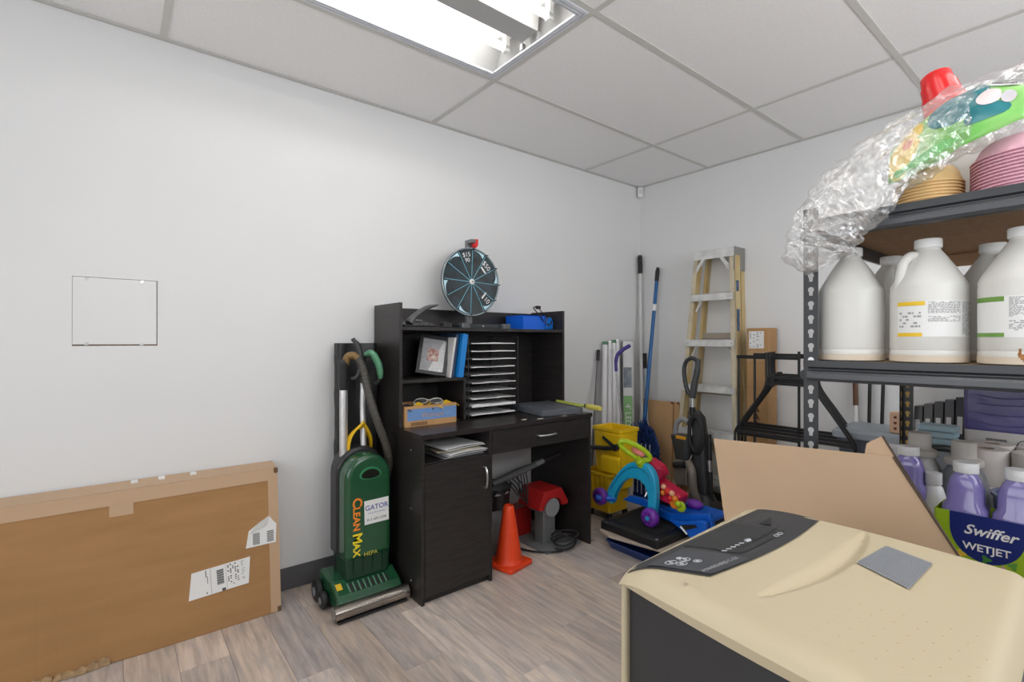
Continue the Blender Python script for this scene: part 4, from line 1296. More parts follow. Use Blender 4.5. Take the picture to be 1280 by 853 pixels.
# ------------------------------------------------------------------ low stack: blue tray, sheet, black slab
t = thing('blue_tray', (.72, -.92, 0), 'dark blue plastic tray on the floor under the tan sheet', 'tray')
o_ = t.location
DB = mat('dark_blue_plastic', (.006, .035, .16), .35)
MB(o_).loft([rrect(.61, .90, -1.09, -.70, .001, .03), rrect(.60, .93, -1.12, -.68, .048, .03), rrect(.605, .92, -1.115, -.69, .05, .03), rrect(.62, .89, -1.08, -.71, .008, .03)]).build('tray_shell', DB, t, smooth=True, ang=40)
t = thing('cardboard_sheet', (.72, -.84, .052), 'pale tan sheet lying between the blue tray and the black slab', 'sheet')
o_ = t.location
MB(o_).prism([(.52, -1.06), (.62, -1.09), (.95, -1.02), (.98, -.86), (.92, -.58), (.53, -.62)], .052, .068, 'z').build('sheet', mat('pale_tan_sheet', (.50, .41, .33), .75), t, bev=.003)
MB(o_).prism([(.62, -1.092), (.952, -1.02), (.955, -1.03), (.62, -1.10)], .056, .07, 'z').build('folded_edge', MATS['pale_tan_sheet'], t, bev=.002)
t = thing('black_slab', (.70, -.83, .068), 'flat black equipment slab under the toy walker', 'equipment')
o_ = t.location
sb = MB(o_).loft([rrect(.515, .90, -1.05, -.63, .0685, .01), rrect(.515, .90, -1.05, -.63, .108, .01), rrect(.525, .89, -1.04, -.64, .116, .01)]).build('slab', mat('matte_black', (.012, .012, .013), .45), t, smooth=True, ang=40)
MB(o_).box(.56, .86, -1.0, -.68, .116, .119).build('mat_pad', mat('black_fabric_pad', (.008, .008, .009), .9), t, bev=.001)
MB(o_).tube([(.885, -1.035, .072), (.885, -1.035, .118)], .008, 10).build('corner_post', M_steel, t, smooth=True)

# ------------------------------------------------------------------ toddler walker toy
t = thing('toy_walker', (.66, -.82, .12), 'toddler push walker with turquoise arch, lime handle and purple wheels', 'toy')
o_ = t.location
TUR = mat('turquoise_plastic', (.018, .40, .68), .3, coat=.3)
PUR = mat('purple_plastic', (.17, .03, .38), .35)
LIM = mat('lime_plastic', (.42, .60, .01), .35)
BLT = mat('royal_blue_plastic', (.004, .12, .62), .32)
MAG = mat('magenta_plastic', (.55, .008, .055), .35)
ya = -.88
outer = bez([(.415, 0, .17), (.45, 0, .265), (.53, 0, .375), (.60, 0, .435), (.67, 0, .455), (.735, 0, .44), (.775, 0, .385), (.785, 0, .28), (.775, 0, .19), (.765, 0, .12)], 6)
inner = bez([(.475, 0, .165), (.50, 0, .235), (.545, 0, .305), (.60, 0, .345), (.66, 0, .352), (.705, 0, .33), (.728, 0, .28), (.728, 0, .22), (.720, 0, .17), (.715, 0, .125)], 6)
m_ = MB(o_)
n = len(outer)
for k in range(n - 1):
    a, b2, c2, d2 = outer[k], outer[k + 1], inner[k + 1], inner[k]
    for y0_, y1_ in ((ya - .022, ya + .022),):
        F = [m_._v((p.x, y0_, p.z)) for p in (a, b2, c2, d2)]
        B_ = [m_._v((p.x, y1_, p.z)) for p in (a, b2, c2, d2)]
        m_.bm.faces.new(F); m_.bm.faces.new(B_[::-1])
        m_.bm.faces.new([F[0], B_[0], B_[1], F[1]]); m_.bm.faces.new([F[2], B_[2], B_[3], F[3]])
        if k == 0:
            m_.bm.faces.new([F[3], B_[3], B_[0], F[0]])
        if k == n - 2:
            m_.bm.faces.new([F[1], B_[1], B_[2], F[2]])
ar = m_.build('arch', TUR, t, bev=.010, seg=3)
ar.data.polygons.foreach_set('use_smooth', [True] * len(ar.data.polygons)); ar.data.set_sharp_from_angle(angle=R(50))
mid = [(o2.lerp(i2, .32)) for o2, i2 in zip(outer, inner)]
MB(o_).tube([(p.x, ya - .021, p.z) for p in mid[6:36]], .0045, 8).build('groove_bead', mat('deep_turquoise', (.008, .22, .42), .3), ar, smooth=True)
RYm = Matrix.Rotation(R(90), 3, 'X')


def twheel(x_, y_, z_, r_=.052):
    wl = MB(o_).lathe([(.001, -.024), (r_ * .7, -.024), (r_ * .95, -.016), (r_, -.006), (r_, .006), (r_ * .95, .016), (r_ * .7, .024), (.001, .024)], (x_, y_, z_), 26, RYm).build('wheel', PUR, t, smooth=True, ang=50)
    for k in range(6):
        a = 2 * math.pi * k / 6
        MB(o_).tube([(x_ + r_ * .5 * math.cos(a), y_ - .026, z_ + r_ * .5 * math.sin(a)), (x_ + r_ * .5 * math.cos(a), y_ - .022, z_ + r_ * .5 * math.sin(a))], .007, 8).build('wheel_dot', mat('dark_purple', (.09, .015, .22), .4), wl)
    MB(o_).tube([(x_, y_ - .03, z_), (x_, y_ - .02, z_)], .012, 10).build('axle_cap', TUR, wl)


twheel(.765, ya - .045, .171)
twheel(.405, ya - .045, .20)
MB(o_).tube([(.405, ya - .08, .20), (.48, ya, .195)], .018, 12).build('axle', BLT, t, smooth=True)
MB(o_).tube([(.75, ya - .03, .17), (.75, ya + .03, .165)], .016, 12).build('axle', BLT, t, smooth=True)
# lime steering ring
ring = [P((.655, ya - .035, .520)) + P((.062, .055, -.034)) * math.cos(a) + P((-.006, -.012, .040)) * math.sin(a) for a in [2 * math.pi * k / 32 for k in range(32)]]
hd = MB(o_).tube(ring, .014, 10, closed=True).build('handle_ring', LIM, t, smooth=True)
MB(o_).tube(bez([(.668, ya - .04, .49), (.678, ya - .025, .465), (.68, ya - .005, .44)], 5), [.020] * 5 + [.026] * 6, 12).build('handle_neck', LIM, hd, smooth=True)
MB(o_).sphere((.665, ya - .02, .512), .046, 1.0, .5, .42, 16, Matrix.Rotation(R(20), 3, 'Y')).build('horn_pad', mat('salmon_plastic', (.75, .22, .18), .4), hd, smooth=True)
# magenta play panel with coloured pieces
pn = MB(o_).prism([(.62, .44), (.68, .465), (.755, .43), (.775, .385), (.745, .36), (.90, .30), (.875, .235), (.74, .25), (.66, .33)], ya + .04, ya + .13, 'y').build('play_panel', MAG, t, bev=.012, seg=3)
MB(o_).tube([(.765, ya + .02, .40), (.765, ya + .06, .40)], .030, 18).build('knob', mat('deep_magenta', (.38, .005, .04), .35), pn, smooth=True)
for k, (x_, z_, r_, m) in enumerate(((.80, .335, .016, 'peach_plastic'), (.825, .315, .018, 'red_plastic'), (.852, .31, .017, 'peach_plastic'), (.872, .285, .018, 'orange_plastic'), (.795, .30, .015, 'orange_plastic'), (.84, .28, .016, 'red_plastic'), (.89, .262, .018, 'lime_plastic'))):
    col = {'peach_plastic': (.80, .40, .24), 'red_plastic': (.72, .02, .02), 'orange_plastic': (.80, .22, .02), 'lime_plastic': (.42, .60, .01)}[m]
    MB(o_).sphere((x_, ya + .03, z_), r_, 1, .8, 1, 12).build('play_bead', mat(m, col, .35), pn, smooth=True)
for k in range(2):
    MB(o_).lathe([(.024, -.01), (.03, -.004), (.03, .004), (.024, .01)], (.86 + .03 * k, ya + .045 + .01 * k, .255 - .012 * k), 18, RYm).build('gear', MATS['orange_plastic'] if k == 0 else LIM, pn, smooth=True)
# blue base running to the far wheels
bs = MB(o_)
bs.prism([(.46, .165), (.52, .205), (.62, .21), (.70, .185), (.80, .175), (.92, .20), (1.04, .235), (1.06, .13), (.99, .095), (.90, .135), (.80, .125), (.70, .135), (.62, .165), (.53, .165)], ya + .09, ya + .125, 'y')
bs.build('base_rail', BLT, t, bev=.008, seg=3)
MB(o_).prism([(.82, .155), (.90, .165), (1.0, .20), (1.05, .205), (1.04, .10), (.97, .09)], ya + .04, ya + .075, 'y').build('side_wing', BLT, t, bev=.008, seg=3)
MB(o_).box(.66, 1.02, ya + .125, ya + .33, .165, .19).build('base_deck', BLT, t, bev=.008)
MB(o_).prism([(.90, .15), (.985, .175), (1.0, .165), (.93, .13)], ya + .037, ya + .041, 'y').build('slot', M_blackpl, t)
MB(o_).tube([(.905, ya + .03, .145), (.945, ya + .03, .115)], .006, 8).build('metal_pin', M_steel, t, smooth=True)
MB(o_).sphere((.80, ya + .20, .215), .036, 1, 1, .8, 16).build('ball', mat('teal_ball', (.01, .20, .28), .2), t, smooth=True)
MB(o_).sphere((.86, ya + .24, .21), .04, 1.3, 1, .7, 16).build('ball', PUR, t, smooth=True)
for k in range(3):
    MB(o_).tube([(.58 + .03 * k, ya + .16, .20 + .01 * k), (.60 + .03 * k, ya + .19, .27 + .01 * k)], .004, 6).build('rattle_rod', M_steel, t, smooth=True)
MB(o_).box(.62, .76, ya + .14, ya + .22, .19, .225).build('battery_box', M_blackpl, t, bev=.006)

# ------------------------------------------------------------------ tall carton right of the ladder
t = thing('tall_carton', (1.0, -.08, 0), 'tall narrow brown carton with a white label standing beside the ladder', 'box')
o_ = t.location
c_ = MB(o_).box(.925, 1.055, -.155, -.035, .001, 1.225).build('carton_body', mat('tan_cardboard', (.47, .27, .115), .8, var=.15, vscale=8), t, bev=.003)
MB(o_).box(.94, 1.03, -.1565, -.155, 1.10, 1.205).build('paper_label', M_paper, c_)
lp = MB(o_)
random.seed(4)
for k in range(9):
    for q in range(4):
        if random.random() < .6:
            lp.box(.945 + q * .021, .945 + q * .021 + random.uniform(.006, .016), -.1572, -.1565, 1.108 + k * .0105, 1.112 + k * .0105)
q_ = lp.build('small_print', MATS['grey_black_print'], c_); q_['kind'] = 'stuff'
MB(o_).box(.928, 1.052, -.1558, -.155, 1.02, 1.085).build('clear_tape', mat('glossy_tape', (.50, .33, .18), .15), c_)
for k in range(3):
    MB(o_).prism([(.985 - .022, .62 + k * .045), (.985 + .022, .62 + k * .045), (.985, .66 + k * .045)], -.1566, -.155, 'y').build('printed_mark', mat('brown_ink', (.10, .05, .025), .7), c_)
MB(o_).box(.922, 1.058, -.158, -.10, .86, .862).build('crease', mat('crease_brown', (.30, .17, .07), .8), c_)

# ------------------------------------------------------------------ nested black steel frames at the back wall
def stand(y_, dx, label):
    t = thing('steel_stand', (1.30 + dx, y_, 0), label, 'stand', 'nested black stands')
    o_ = t.location
    c = 1.30 + dx
    for s_ in (-1, 1):
        sd = MB(o_).tube(bez([(c + s_ * .115, y_, 1.085), (c + s_ * .115, y_, 1.0), (c + s_ * .115, y_, .93), (c + s_ * .135, y_, .875), (c + s_ * .20, y_, .78), (c + s_ * .275, y_, .665), (c + s_ * .282, y_, .63)], 6), .0068, 8).build('upright', M_blackmet, t, smooth=True)
        MB(o_).tube([(c + s_ * .282, y_, .63), (c + s_ * .282, y_, .004)], .0068, 8).build('leg', M_blackmet, t, smooth=True)
        MB(o_).lathe([(.012, 0), (.012, .025), (.008, .03)], (c + s_ * .282, y_, .001), 10).build('foot', M_blackrub, t)
    MB(o_).box(c - .28, c + .28, y_ - .006, y_ + .006, .648, .664).build('base_rail', M_blackmet, t, bev=.001)
    for zz in (.925, .955):
        MB(o_).box(c - .115, c + .115, y_ - .005, y_ + .005, zz - .006, zz + .006).build('cross_bar', M_blackmet, t, bev=.001)
    for zz in (.94,):
        for s_ in (-1, 1):
            MB(o_).box(c + s_ * .085 - .012, c + s_ * .085 + .012, y_ - .007, y_ + .007, .91, .97).build('gusset', M_blackmet, t, bev=.001)
    return t


for k in range(4):
    stand(-.58 + .10 * k, .05 - .03 * k, 'black steel stand with splayed legs nested in a row behind the rack post')
t = thing('garment_rail', (1.1, -.42, 0), 'thin black rectangular rail frame standing between ladder and black stands', 'rail')
o_ = t.location
for xx, yy in ((1.012, -.43), (1.06, -.335)):
    MB(o_).tube([(xx, yy, .004), (xx, yy, 1.06)], .007, 8).build('post', M_blackmet, t, smooth=True)
MB(o_).box(1.005, 1.34, -.44, -.42, 1.045, 1.065).build('top_rail', M_blackmet, t, bev=.002)
MB(o_).box(1.055, 1.34, -.344, -.326, 1.05, 1.075).build('top_rail', M_blackmet, t, bev=.002)
MB(o_).box(1.005, 1.34, -.44, -.42, .61, .63).build('bottom_rail', M_blackmet, t, bev=.002)
for xx, yy in ((1.335, -.43), (1.335, -.335)):
    MB(o_).tube([(xx, yy, .004), (xx, yy, 1.09)], .007, 8).build('post', M_blackmet, t, smooth=True)

# poles on the back wall behind the tub
pole('extension_pole', 'brown-topped white pole leaning on the back wall behind the grey tub', 'pole', [('shaft', M_whitepl, [P((1.49, -.10, .004)), P((1.472, -.035, .80))], .011), ('wood_grip', mat('brown_wood', (.12, .05, .025), .5), [P((1.472, -.035, .79)), P((1.462, -.02, 1.12))], .0125)])
for k, xx in enumerate((1.542, 1.592)):
    pole('extension_pole', 'slim black pole leaning on the back wall above the grey tub', 'pole', [('shaft', M_blackmet, [P((xx, -.10, .004)), P((xx - .004 + .012 * k, -.022, 1.16))], .0085), ('end_cap', M_blackrub, [P((xx - .004 + .012 * k, -.022, 1.155)), P((xx - .004 + .012 * k, -.0215, 1.175))], .010)])['group'] = 'black poles behind the tub'

# white drum, grey tub on it, tan block on the tub lid
t = thing('storage_box', (1.66, -.28, 0), 'white carton carrying the grey lidded tub beside the back wall', 'box')
o_ = t.location
MB(o_).box(1.50, 1.79, -.42, -.13, .001, .42).build('carton_body', mat('white_cardboard', (.66, .66, .65), .7), t, bev=.003)
MB(o_).box(1.63, 1.66, -.4208, -.42, .2, .4).build('tape', M_tape, t)
t = thing('lidded_tub', (1.65, -.28, .421), 'grey-blue plastic tub with a pale lid behind the cardboard sheet', 'tub')
o_ = t.location
MB(o_).loft([rrect(1.53, 1.77, -.40, -.16, .4215, .03), rrect(1.50, 1.80, -.43, -.13, .675, .03)]).build('tub_body', mat('blue_grey_tub', (.105, .125, .16), .35), t, smooth=True, ang=40)
MB(o_).loft([rrect(1.485, 1.815, -.445, -.115, .672, .03), rrect(1.485, 1.815, -.445, -.115, .70, .03), rrect(1.50, 1.80, -.43, -.13, .715, .03)]).build('tub_lid', mat('pale_grey_lid', (.33, .37, .41), .4), t, smooth=True, ang=40)
t = thing('wooden_block', (1.745, -.36, .7155), 'small tan block with three dark holes on the tub lid', 'block')
o_ = t.location
MB(o_).box(1.715, 1.775, -.40, -.34, .716, .812).build('block', mat('peach_block', (.66, .43, .29), .6), t, bev=.004)
for k in range(3):
    MB(o_).lathe([(.007, -.002), (.006, .002)], (1.738, -.4005, .738 + k * .026), 12, RYm).build('hole', mat('hole_brown', (.16, .05, .03), .8), t)
# ------------------------------------------------------------------ steel rack
SX0, SX1, SY0, SY1, SZT = 1.86, 2.47, -1.75, -.815, 1.505
t = thing('steel_rack', ((SX0 + SX1) / 2, (SY0 + SY1) / 2, 0), 'dark grey boltless steel rack with chipboard shelves holding white jugs', 'rack')
o_ = t.location
RK = mat('rack_enamel', (.032, .034, .038), .38, metal=.1)
RKL = mat('rack_lip_enamel', (.060, .063, .070), .32, metal=.1)
PB = mat('particle_board', (.36, .23, .13), .85, var=.25, vscale=60)
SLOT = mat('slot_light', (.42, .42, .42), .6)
LV = (1.475, 1.093, .53, .09)
for sx in (0, 1):
    for sy in (0, 1):
        x_ = SX0 if sx == 0 else SX1
        yy = SY0 if sy == 0 else SY1
        dx = .036 if sx == 0 else -.036
        dy = .036 if sy == 0 else -.036
        b_ = MB(o_)
        xa, xb_ = min(x_, x_ + dx), max(x_, x_ + dx)
        ya_, yb_ = min(yy, yy + dy), max(yy, yy + dy)
        ye = yy if sy == 0 else yy - .002
        xe = x_ if sx == 0 else x_ - .002
        b_.box(xa, xb_, ye, ye + .002, 0, SZT)
        b_.box(xe, xe + .002, ya_, yb_, 0, SZT)
        po = b_.build('post', RK, t, bev=.0008, seg=1)
        # keyhole slots on both flanges, every 38 mm
        k = 0
        for i_ in range(38):
            z = SZT - .03 - i_ * .0381
            if z < .05:
                break
            if sy == 1 and z > 1.0:
                pass
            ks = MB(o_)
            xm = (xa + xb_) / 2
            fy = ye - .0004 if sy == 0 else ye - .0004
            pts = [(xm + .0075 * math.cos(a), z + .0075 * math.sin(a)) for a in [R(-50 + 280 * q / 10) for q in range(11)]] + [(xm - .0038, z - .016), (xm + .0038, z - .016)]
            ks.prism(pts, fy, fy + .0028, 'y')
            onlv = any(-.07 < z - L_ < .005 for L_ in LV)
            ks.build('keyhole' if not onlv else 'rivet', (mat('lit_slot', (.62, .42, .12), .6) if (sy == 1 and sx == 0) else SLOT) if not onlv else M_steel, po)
        # side flange slots
        for i_ in range(38):
            z = SZT - .03 - i_ * .0381
            if z < .05 or sx == 1:
                break
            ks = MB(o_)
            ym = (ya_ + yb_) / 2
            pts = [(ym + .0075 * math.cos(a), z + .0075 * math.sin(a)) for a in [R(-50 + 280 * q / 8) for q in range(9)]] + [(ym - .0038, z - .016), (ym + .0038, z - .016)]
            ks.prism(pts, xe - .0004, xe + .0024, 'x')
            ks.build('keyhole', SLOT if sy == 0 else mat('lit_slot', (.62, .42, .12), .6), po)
        MB(o_).box(xa - .002, xb_ + .002, ya_ - .002, yb_ + .002, 0, .012).build('foot_cap', M_blackpl, po, bev=.002)


def beam_prof(z, out):
    """cross-section (offset from the rack face, height): flat upper web, groove, rounded lower lip; out = outward sign"""
    p = [(-.002, z), (.006, z), (.006, z - .018), (.001, z - .022), (.001, z - .026), (.010, z - .029), (.0145, z - .035), (.0145, z - .047), (.010, z - .054), (-.002, z - .056)]
    return [(out * a, b) for a, b in p]


for lv in LV:
    fb = [(SY0 + a, b) for a, b in beam_prof(lv, -1)]
    f1 = MB(o_).prism(fb, SX0 + .012, SX1 - .012, 'x').build('front_beam', RK, t, bev=.001)
    MB(o_).prism([(SY0 - .010, lv - .0285), (SY0 - .0152, lv - .035), (SY0 - .0152, lv - .047), (SY0 - .010, lv - .0545), (SY0 - .009, lv - .04)], SX0 + .012, SX1 - .012, 'x').build('beam_lip', RKL, f1, bev=.001)
    MB(o_).prism([(SY1 + a, b) for a, b in beam_prof(lv, 1)], SX0 + .012, SX1 - .012, 'x').build('rear_beam', RK, t, bev=.001)
    MB(o_).prism([(SX0 + a, b) for a, b in beam_prof(lv, -1)], SY0 + .012, SY1 - .012, 'y').build('side_beam', RK, t, bev=.001)
    MB(o_).prism([(SX1 + a, b) for a, b in beam_prof(lv, 1)], SY0 + .012, SY1 - .012, 'y').build('side_beam', RK, t, bev=.001)
    MB(o_).box(SX0 + .003, SX1 - .003, SY0 + .003, SY1 - .003, lv - .014, lv - .001).build('shelf_board', PB, t)
MB(o_).box(SX0 + .04, SX1 - .04, SY1 - .03, SY1 - .012, LV[0] - .058, LV[0] - .015).build('brown_strip', mat('strip_brown', (.40, .26, .15), .7), t)  # brown strip added along the inside of the rear top beam

t = thing('white_canister', (1.915, -1.13, LV[2] + .0005), 'white round canister with a domed lid on the lower rack shelf', 'canister')
MB().lathe([(.036, 0), (.04, .006), (.042, .20), (.044, .205)], (0, 0, 0), 26).build('canister_body', M_whitepl, t, smooth=True)
MB().lathe([(.046, .20), (.047, .218), (.040, .242), (.02, .256), (.001, .259)], (0, 0, 0), 26).build('domed_lid', mat('white_lid', (.80, .80, .80), .35), t, smooth=True)

# ------------------------------------------------------------------ one-gallon jugs
JUG = mat('natural_hdpe', (.72, .71, .67), .42, sss=.2, var=.08, vscale=5)
LQ = mat('jug_residue', (.66, .565, .45), .5)


def jug(loc, rz, label, handle=True, dirty=True, sc=1.):
    t = thing('jug', loc, label, 'jug', None, rz)
    pr = [(.001, .002), (.066, .0), (.072, .004), (.0765, .014), (.0765, .026), (.0750, .030), (.0765, .034), (.0765, .172), (.0755, .178), (.0765, .184), (.072, .196), (.052, .232), (.034, .262), (.0255, .274), (.0240, .278), (.0240, .285), (.001, .285)]
    MB().lathe(pr, (0, 0, 0), 40).build('jug_body', JUG, t, smooth=True, ang=30)
    MB().lathe([(.027, .281), (.0275, .283), (.0275, .301), (.026, .303), (.001, .303)], (0, 0, 0), 28).build('cap', M_whitepl, t, smooth=True, ang=40)
    MB().lathe([(.0772, .002), (.0774, .012), (.0774, .018)], (0, 0, 0), 40, cap=False).build('residue_ring', LQ, t, smooth=True) if dirty else None
    if handle:
        MB().tube(bez([(-.026, 0, .262), (-.042, 0, .262), (-.056, 0, .246), (-.0615, 0, .222), (-.0645, 0, .200), (-.066, 0, .182)], 6), [.0115] * 31, 12).build('handle', JUG, t, smooth=True)
    t.scale = (sc, sc, sc)
    return t


def jug_label(t, a0, a1, z0, z1, m, nm='paper_label', r_=.0771):
    return MB().lathe([(r_, z0), (r_, z1)], (0, 0, 0), 20, cap=False, a0=R(a0), a1=R(a1)).build(nm, m, t, smooth=True)


def jug_print(t, a0, a1, z0, z1, lines, fill=.75, seed=1, r_=.0774, m=None):
    random.seed(seed)
    b_ = MB()
    dz = (z1 - z0) / lines
    for k in range(lines):
        a = a0
        while a < a1:
            w_ = random.uniform(2, 6)
            if random.random() < fill:
                b_.lathe([(r_, z0 + k * dz), (r_, z0 + (k + .55) * dz)], (0, 0, 0), 2, cap=False, a0=R(a), a1=R(min(a + w_, a1)))
            a += w_ + 1.2
    o = b_.build('small_print', m or mat('grey_text', (.33, .33, .33), .7), t)
    o['kind'] = 'stuff'
    return o


SZ = LV[1]
# camera sits towards -y, so labels face roughly -75 degrees
j1 = jug((1.944, -1.662, SZ), R(-100), 'unlabelled white gallon jug standing under the hanging plastic bag')
j2 = jug((2.108, -1.655, SZ), R(45), 'white gallon jug with a yellow-banded label and open side handle')
lab = jug_label(j2, -172, -40, .062, .148, M_paper)
YB3 = mat('label_yellow', (.80, .52, .02), .5)
GB3 = mat('label_green', (.16, .33, .06), .5)
jug_label(j2, -172, -128, .137, .147, YB3, 'colour_band', .0775)
jug_label(j2, -172, -132, .063, .072, YB3, 'colour_band', .0775)
jug_print(j2, -124, -76, .118, .146, 10, .9, 1)
jug_print(j2, -72, -44, .066, .146, 26, .9, 2)
jug_print(j2, -124, -76, .098, .112, 5, .9, 3)
jug_print(j2, -168, -132, .085, .125, 5, .35, 4)
j3 = jug((2.275, -1.66, SZ), R(-95), 'white gallon jug with a green-banded label at the rack front')
jug_label(j3, -67, 85, .060, .150, M_paper)
jug_label(j3, -67, -13, .138, .149, GB3, 'colour_band', .0775)
jug_label(j3, -67, -13, .061, .070, GB3, 'colour_band', .0775)
jug_print(j3, -7, 65, .105, .148, 15, .9, 5)
jug_print(j3, -7, 65, .075, .098, 6, .6, 6)
for a_, w_, z0_, z1_ in ((4, 3, .016, .036), (6, 5, .012, .024), (3, 3, .02, .027), (9, 4, .008, .014)):
    MB().lathe([(.0776, z0_), (.0776, z1_)], (0, 0, 0), 3, cap=False, a0=R(a_), a1=R(a_ + w_)).build('rust_stain', mat('rust_stain', (.50, .22, .06), .7, var=.6, vscale=80), j3)
jug((2.20, -1.46, SZ), R(120), 'plain white gallon jug behind the two labelled jugs')
jug((1.975, -1.42, SZ), R(100), 'plain white gallon jug behind the unlabelled front jug')
jug((2.37, -1.47, SZ), R(60), 'white gallon jug in the second row behind the green-banded jug')

# ------------------------------------------------------------------ top shelf: bowls, cups, party pack, clear bag
TZ = LV[0] + .0005
for nm_, (cx_, cy_, r_, n_, c_, lb_) in {'y': (2.110, -1.665, .068, 7, (.74, .50, .22), 'tan-rimmed paper bowl nested in the stack under the party pack'), 'p': (2.288, -1.640, .105, 11, (.76, .42, .52), 'pink paper bowl nested in the stack beside the tan bowls')}.items():
    mm = mat('bowl_' + nm_, c_, .5, var=.12, vscale=30)
    pr0 = None
    for k in range(n_):
        if pr0 is None:
            pr0 = MB().lathe([(r_ * .93, .0012), (r_, 0), (r_, .0030), (r_ * .95, .0045), (r_ * .84, .030), (r_ * .74, .040), (r_ * .70, .041), (.001, .040), (.001, .0385), (r_ * .69, .0385), (r_ * .82, .028), (r_ * .93, .0012)], (0, 0, 0), 36, cap=False).build('paper_bowl', mm, None, smooth=True, ang=35)
            o = pr0
        else:
            o = pr0.copy(); COL.objects.link(o)
        o.location = (cx_, cy_, TZ + k * .0076)
        tag(o, lb_, 'bowl', 'tan bowls in the stack' if nm_ == 'y' else 'pink bowls in the stack')

RC = mat('red_cup', (.66, .010, .012), .25)


def cup_stack(loc, tilt, n, label, grp):
    """red party cups pushed into each other, open end down, leaning"""
    root = None
    Mt = tilt
    for k in range(n):
        off = Mt @ Vector((0, 0, k * .012))
        t_ = MB().lathe([(.0475, 0), (.0490, .003), (.0475, .006), (.0445, .05), (.0415, .052), (.0385, .088), (.0355, .09), (.033, .118), (.031, .12), (.001, .1195)], (0, 0, 0), 30, M=Mt).build('party_cup', RC, None, smooth=True, ang=40)
        t_.location = Vector(loc) + off
        tag(t_, label, 'cup', grp)


cup_stack((2.140, -1.545, 1.675), Matrix.Rotation(R(-14), 3, 'Y') @ Matrix.Rotation(R(-6), 3, 'X'), 6, 'red plastic party cup in the leaning stack on the rack top', 'leaning red cups')
cup_stack((2.345, -1.56, 1.60), Matrix.Rotation(R(4), 3, 'Y'), 4, 'red plastic party cup in the upright stack inside the clear bag', 'upright red cups')
cup_stack((2.43, -1.53, 1.60), Matrix.Rotation(R(-5), 3, 'Y'), 6, 'red plastic party cup in the taller stack at the bag end', 'tall red cups')
t = thing('cup_carton', (2.28, -1.53, TZ), 'white carton under the red party cups on the rack top', 'box')
MB(t.location).box(2.105, 2.205, -1.565, -1.48, TZ, TZ + .19).build('carton_body', M_paper, t, bev=.002)
t = thing('cup_carton', (2.39, -1.5, TZ), 'white carton carrying the upright red cups at the rack end', 'box')
MB(t.location).box(2.30, 2.462, -1.525, -1.45, TZ, TZ + .124).build('carton_body', M_paper, t, bev=.002)

# party pack: soft printed sleeve draped over the bowl stacks
t = thing('party_pack', (2.20, -1.70, TZ), 'green and yellow printed plastic sleeve draped over the stacked bowls', 'package')
o_ = t.location


def sleeve(u, v, d=0.):
    """u along the shelf, v from lower front edge up over the top"""
    x_ = 2.05 + .235 * u
    zb = TZ + .052 + .085 * u
    h_ = .145 * (.55 + .45 * math.sin(math.pi * min(1, u * .8 + .15)))
    z = zb + h_ * math.sin(v * math.pi * .46)
    y_ = -1.748 + .012 * math.sin(u * 7) + .055 * (v ** 2) - d
    z += .005 * noise.noise((u * 6, v * 6, 2)) + d * .7
    y_ += .010 * noise.noise((u * 5, v * 5, 8))
    return (x_, y_, z)


GRN3 = mat('sleeve_green', (.17, .52, .10), .28, var=.3, vscale=9, col2=(.40, .62, .25))
MB(o_).grid(lambda u, v: sleeve(u, v), 30, 16).build('sleeve', GRN3, t, smooth=True, solid=.001, ang=80)


def patch(cu, cv, ru, rv, m, nm, d=.0015, shape=None, n=20):
    m_ = MB(o_)
    cen = m_._v(sleeve(cu, cv, d))
    ring = []
    for k in range(n):
        a = 2 * math.pi * k / n
        q = shape(a) if shape else 1
        mid_ = []
        ring.append((cu + ru * q * math.cos(a), min(1, max(0, cv + rv * q * math.sin(a)))))
    prev = [cen] * n
    for s_ in (.33, .66, 1.):
        cur = [m_._v(sleeve(cu + (p[0] - cu) * s_, cv + (p[1] - cv) * s_, d)) for p in ring]
        for k in range(n):
            k2 = (k + 1) % n
            if prev[k] is prev[k2]:
                m_.bm.faces.new([prev[k], cur[k], cur[k2]])
            else:
                m_.bm.faces.new([prev[k], cur[k], cur[k2], prev[k2]])
        prev = cur
    return m_.build(nm, m, t, smooth=True)


TEAL = mat('sleeve_teal', (.02, .19, .22), .3)
YEL3 = mat('sleeve_yellow', (.80, .52, .02), .3)
patch(.50, .62, .24, .34, TEAL, 'teal_print', shape=lambda a: 1 + .18 * math.sin(a + .6))
patch(.70, .30, .16, .12, TEAL, 'teal_print', shape=lambda a: 1 + .3 * math.cos(a))
patch(.13, .42, .12, .40, YEL3, 'yellow_print', shape=lambda a: 1 + .25 * math.sin(2 * a))
patch(.15, .45, .04, .09, mat('orange_print2', (.70, .16, .02), .4), 'orange_print', .003)
patch(.10, .90, .22, .10, YEL3, 'yellow_print', .0016)
patch(.76, .50, .085, .14, mat('pale_pink_print', (.72, .62, .62), .4), 'round_emblem', .003)
patch(.89, .44, .05, .10, mat('grey_flower', (.55, .52, .55), .4), 'round_emblem', .0032)
patch(.30, .12, .26, .07, mat('bright_green_print', (.10, .55, .08), .3), 'green_print', .0016)
m_ = MB(o_)
m_.grid(lambda u, v: sleeve(.76 + .19 * u, .72 + .18 * v, .003), 6, 3)
bcp = m_.build('barcode_label', M_paper, t, smooth=True)
bb = MB(o_)
for k in range(11):
    uu = .775 + .0150 * k
    bb.grid(lambda u, v, uu=uu: sleeve(uu + .008 * u, .75 + .12 * v, .0045), 1, 3)
bb.build('barcode', BLACKP, bcp)
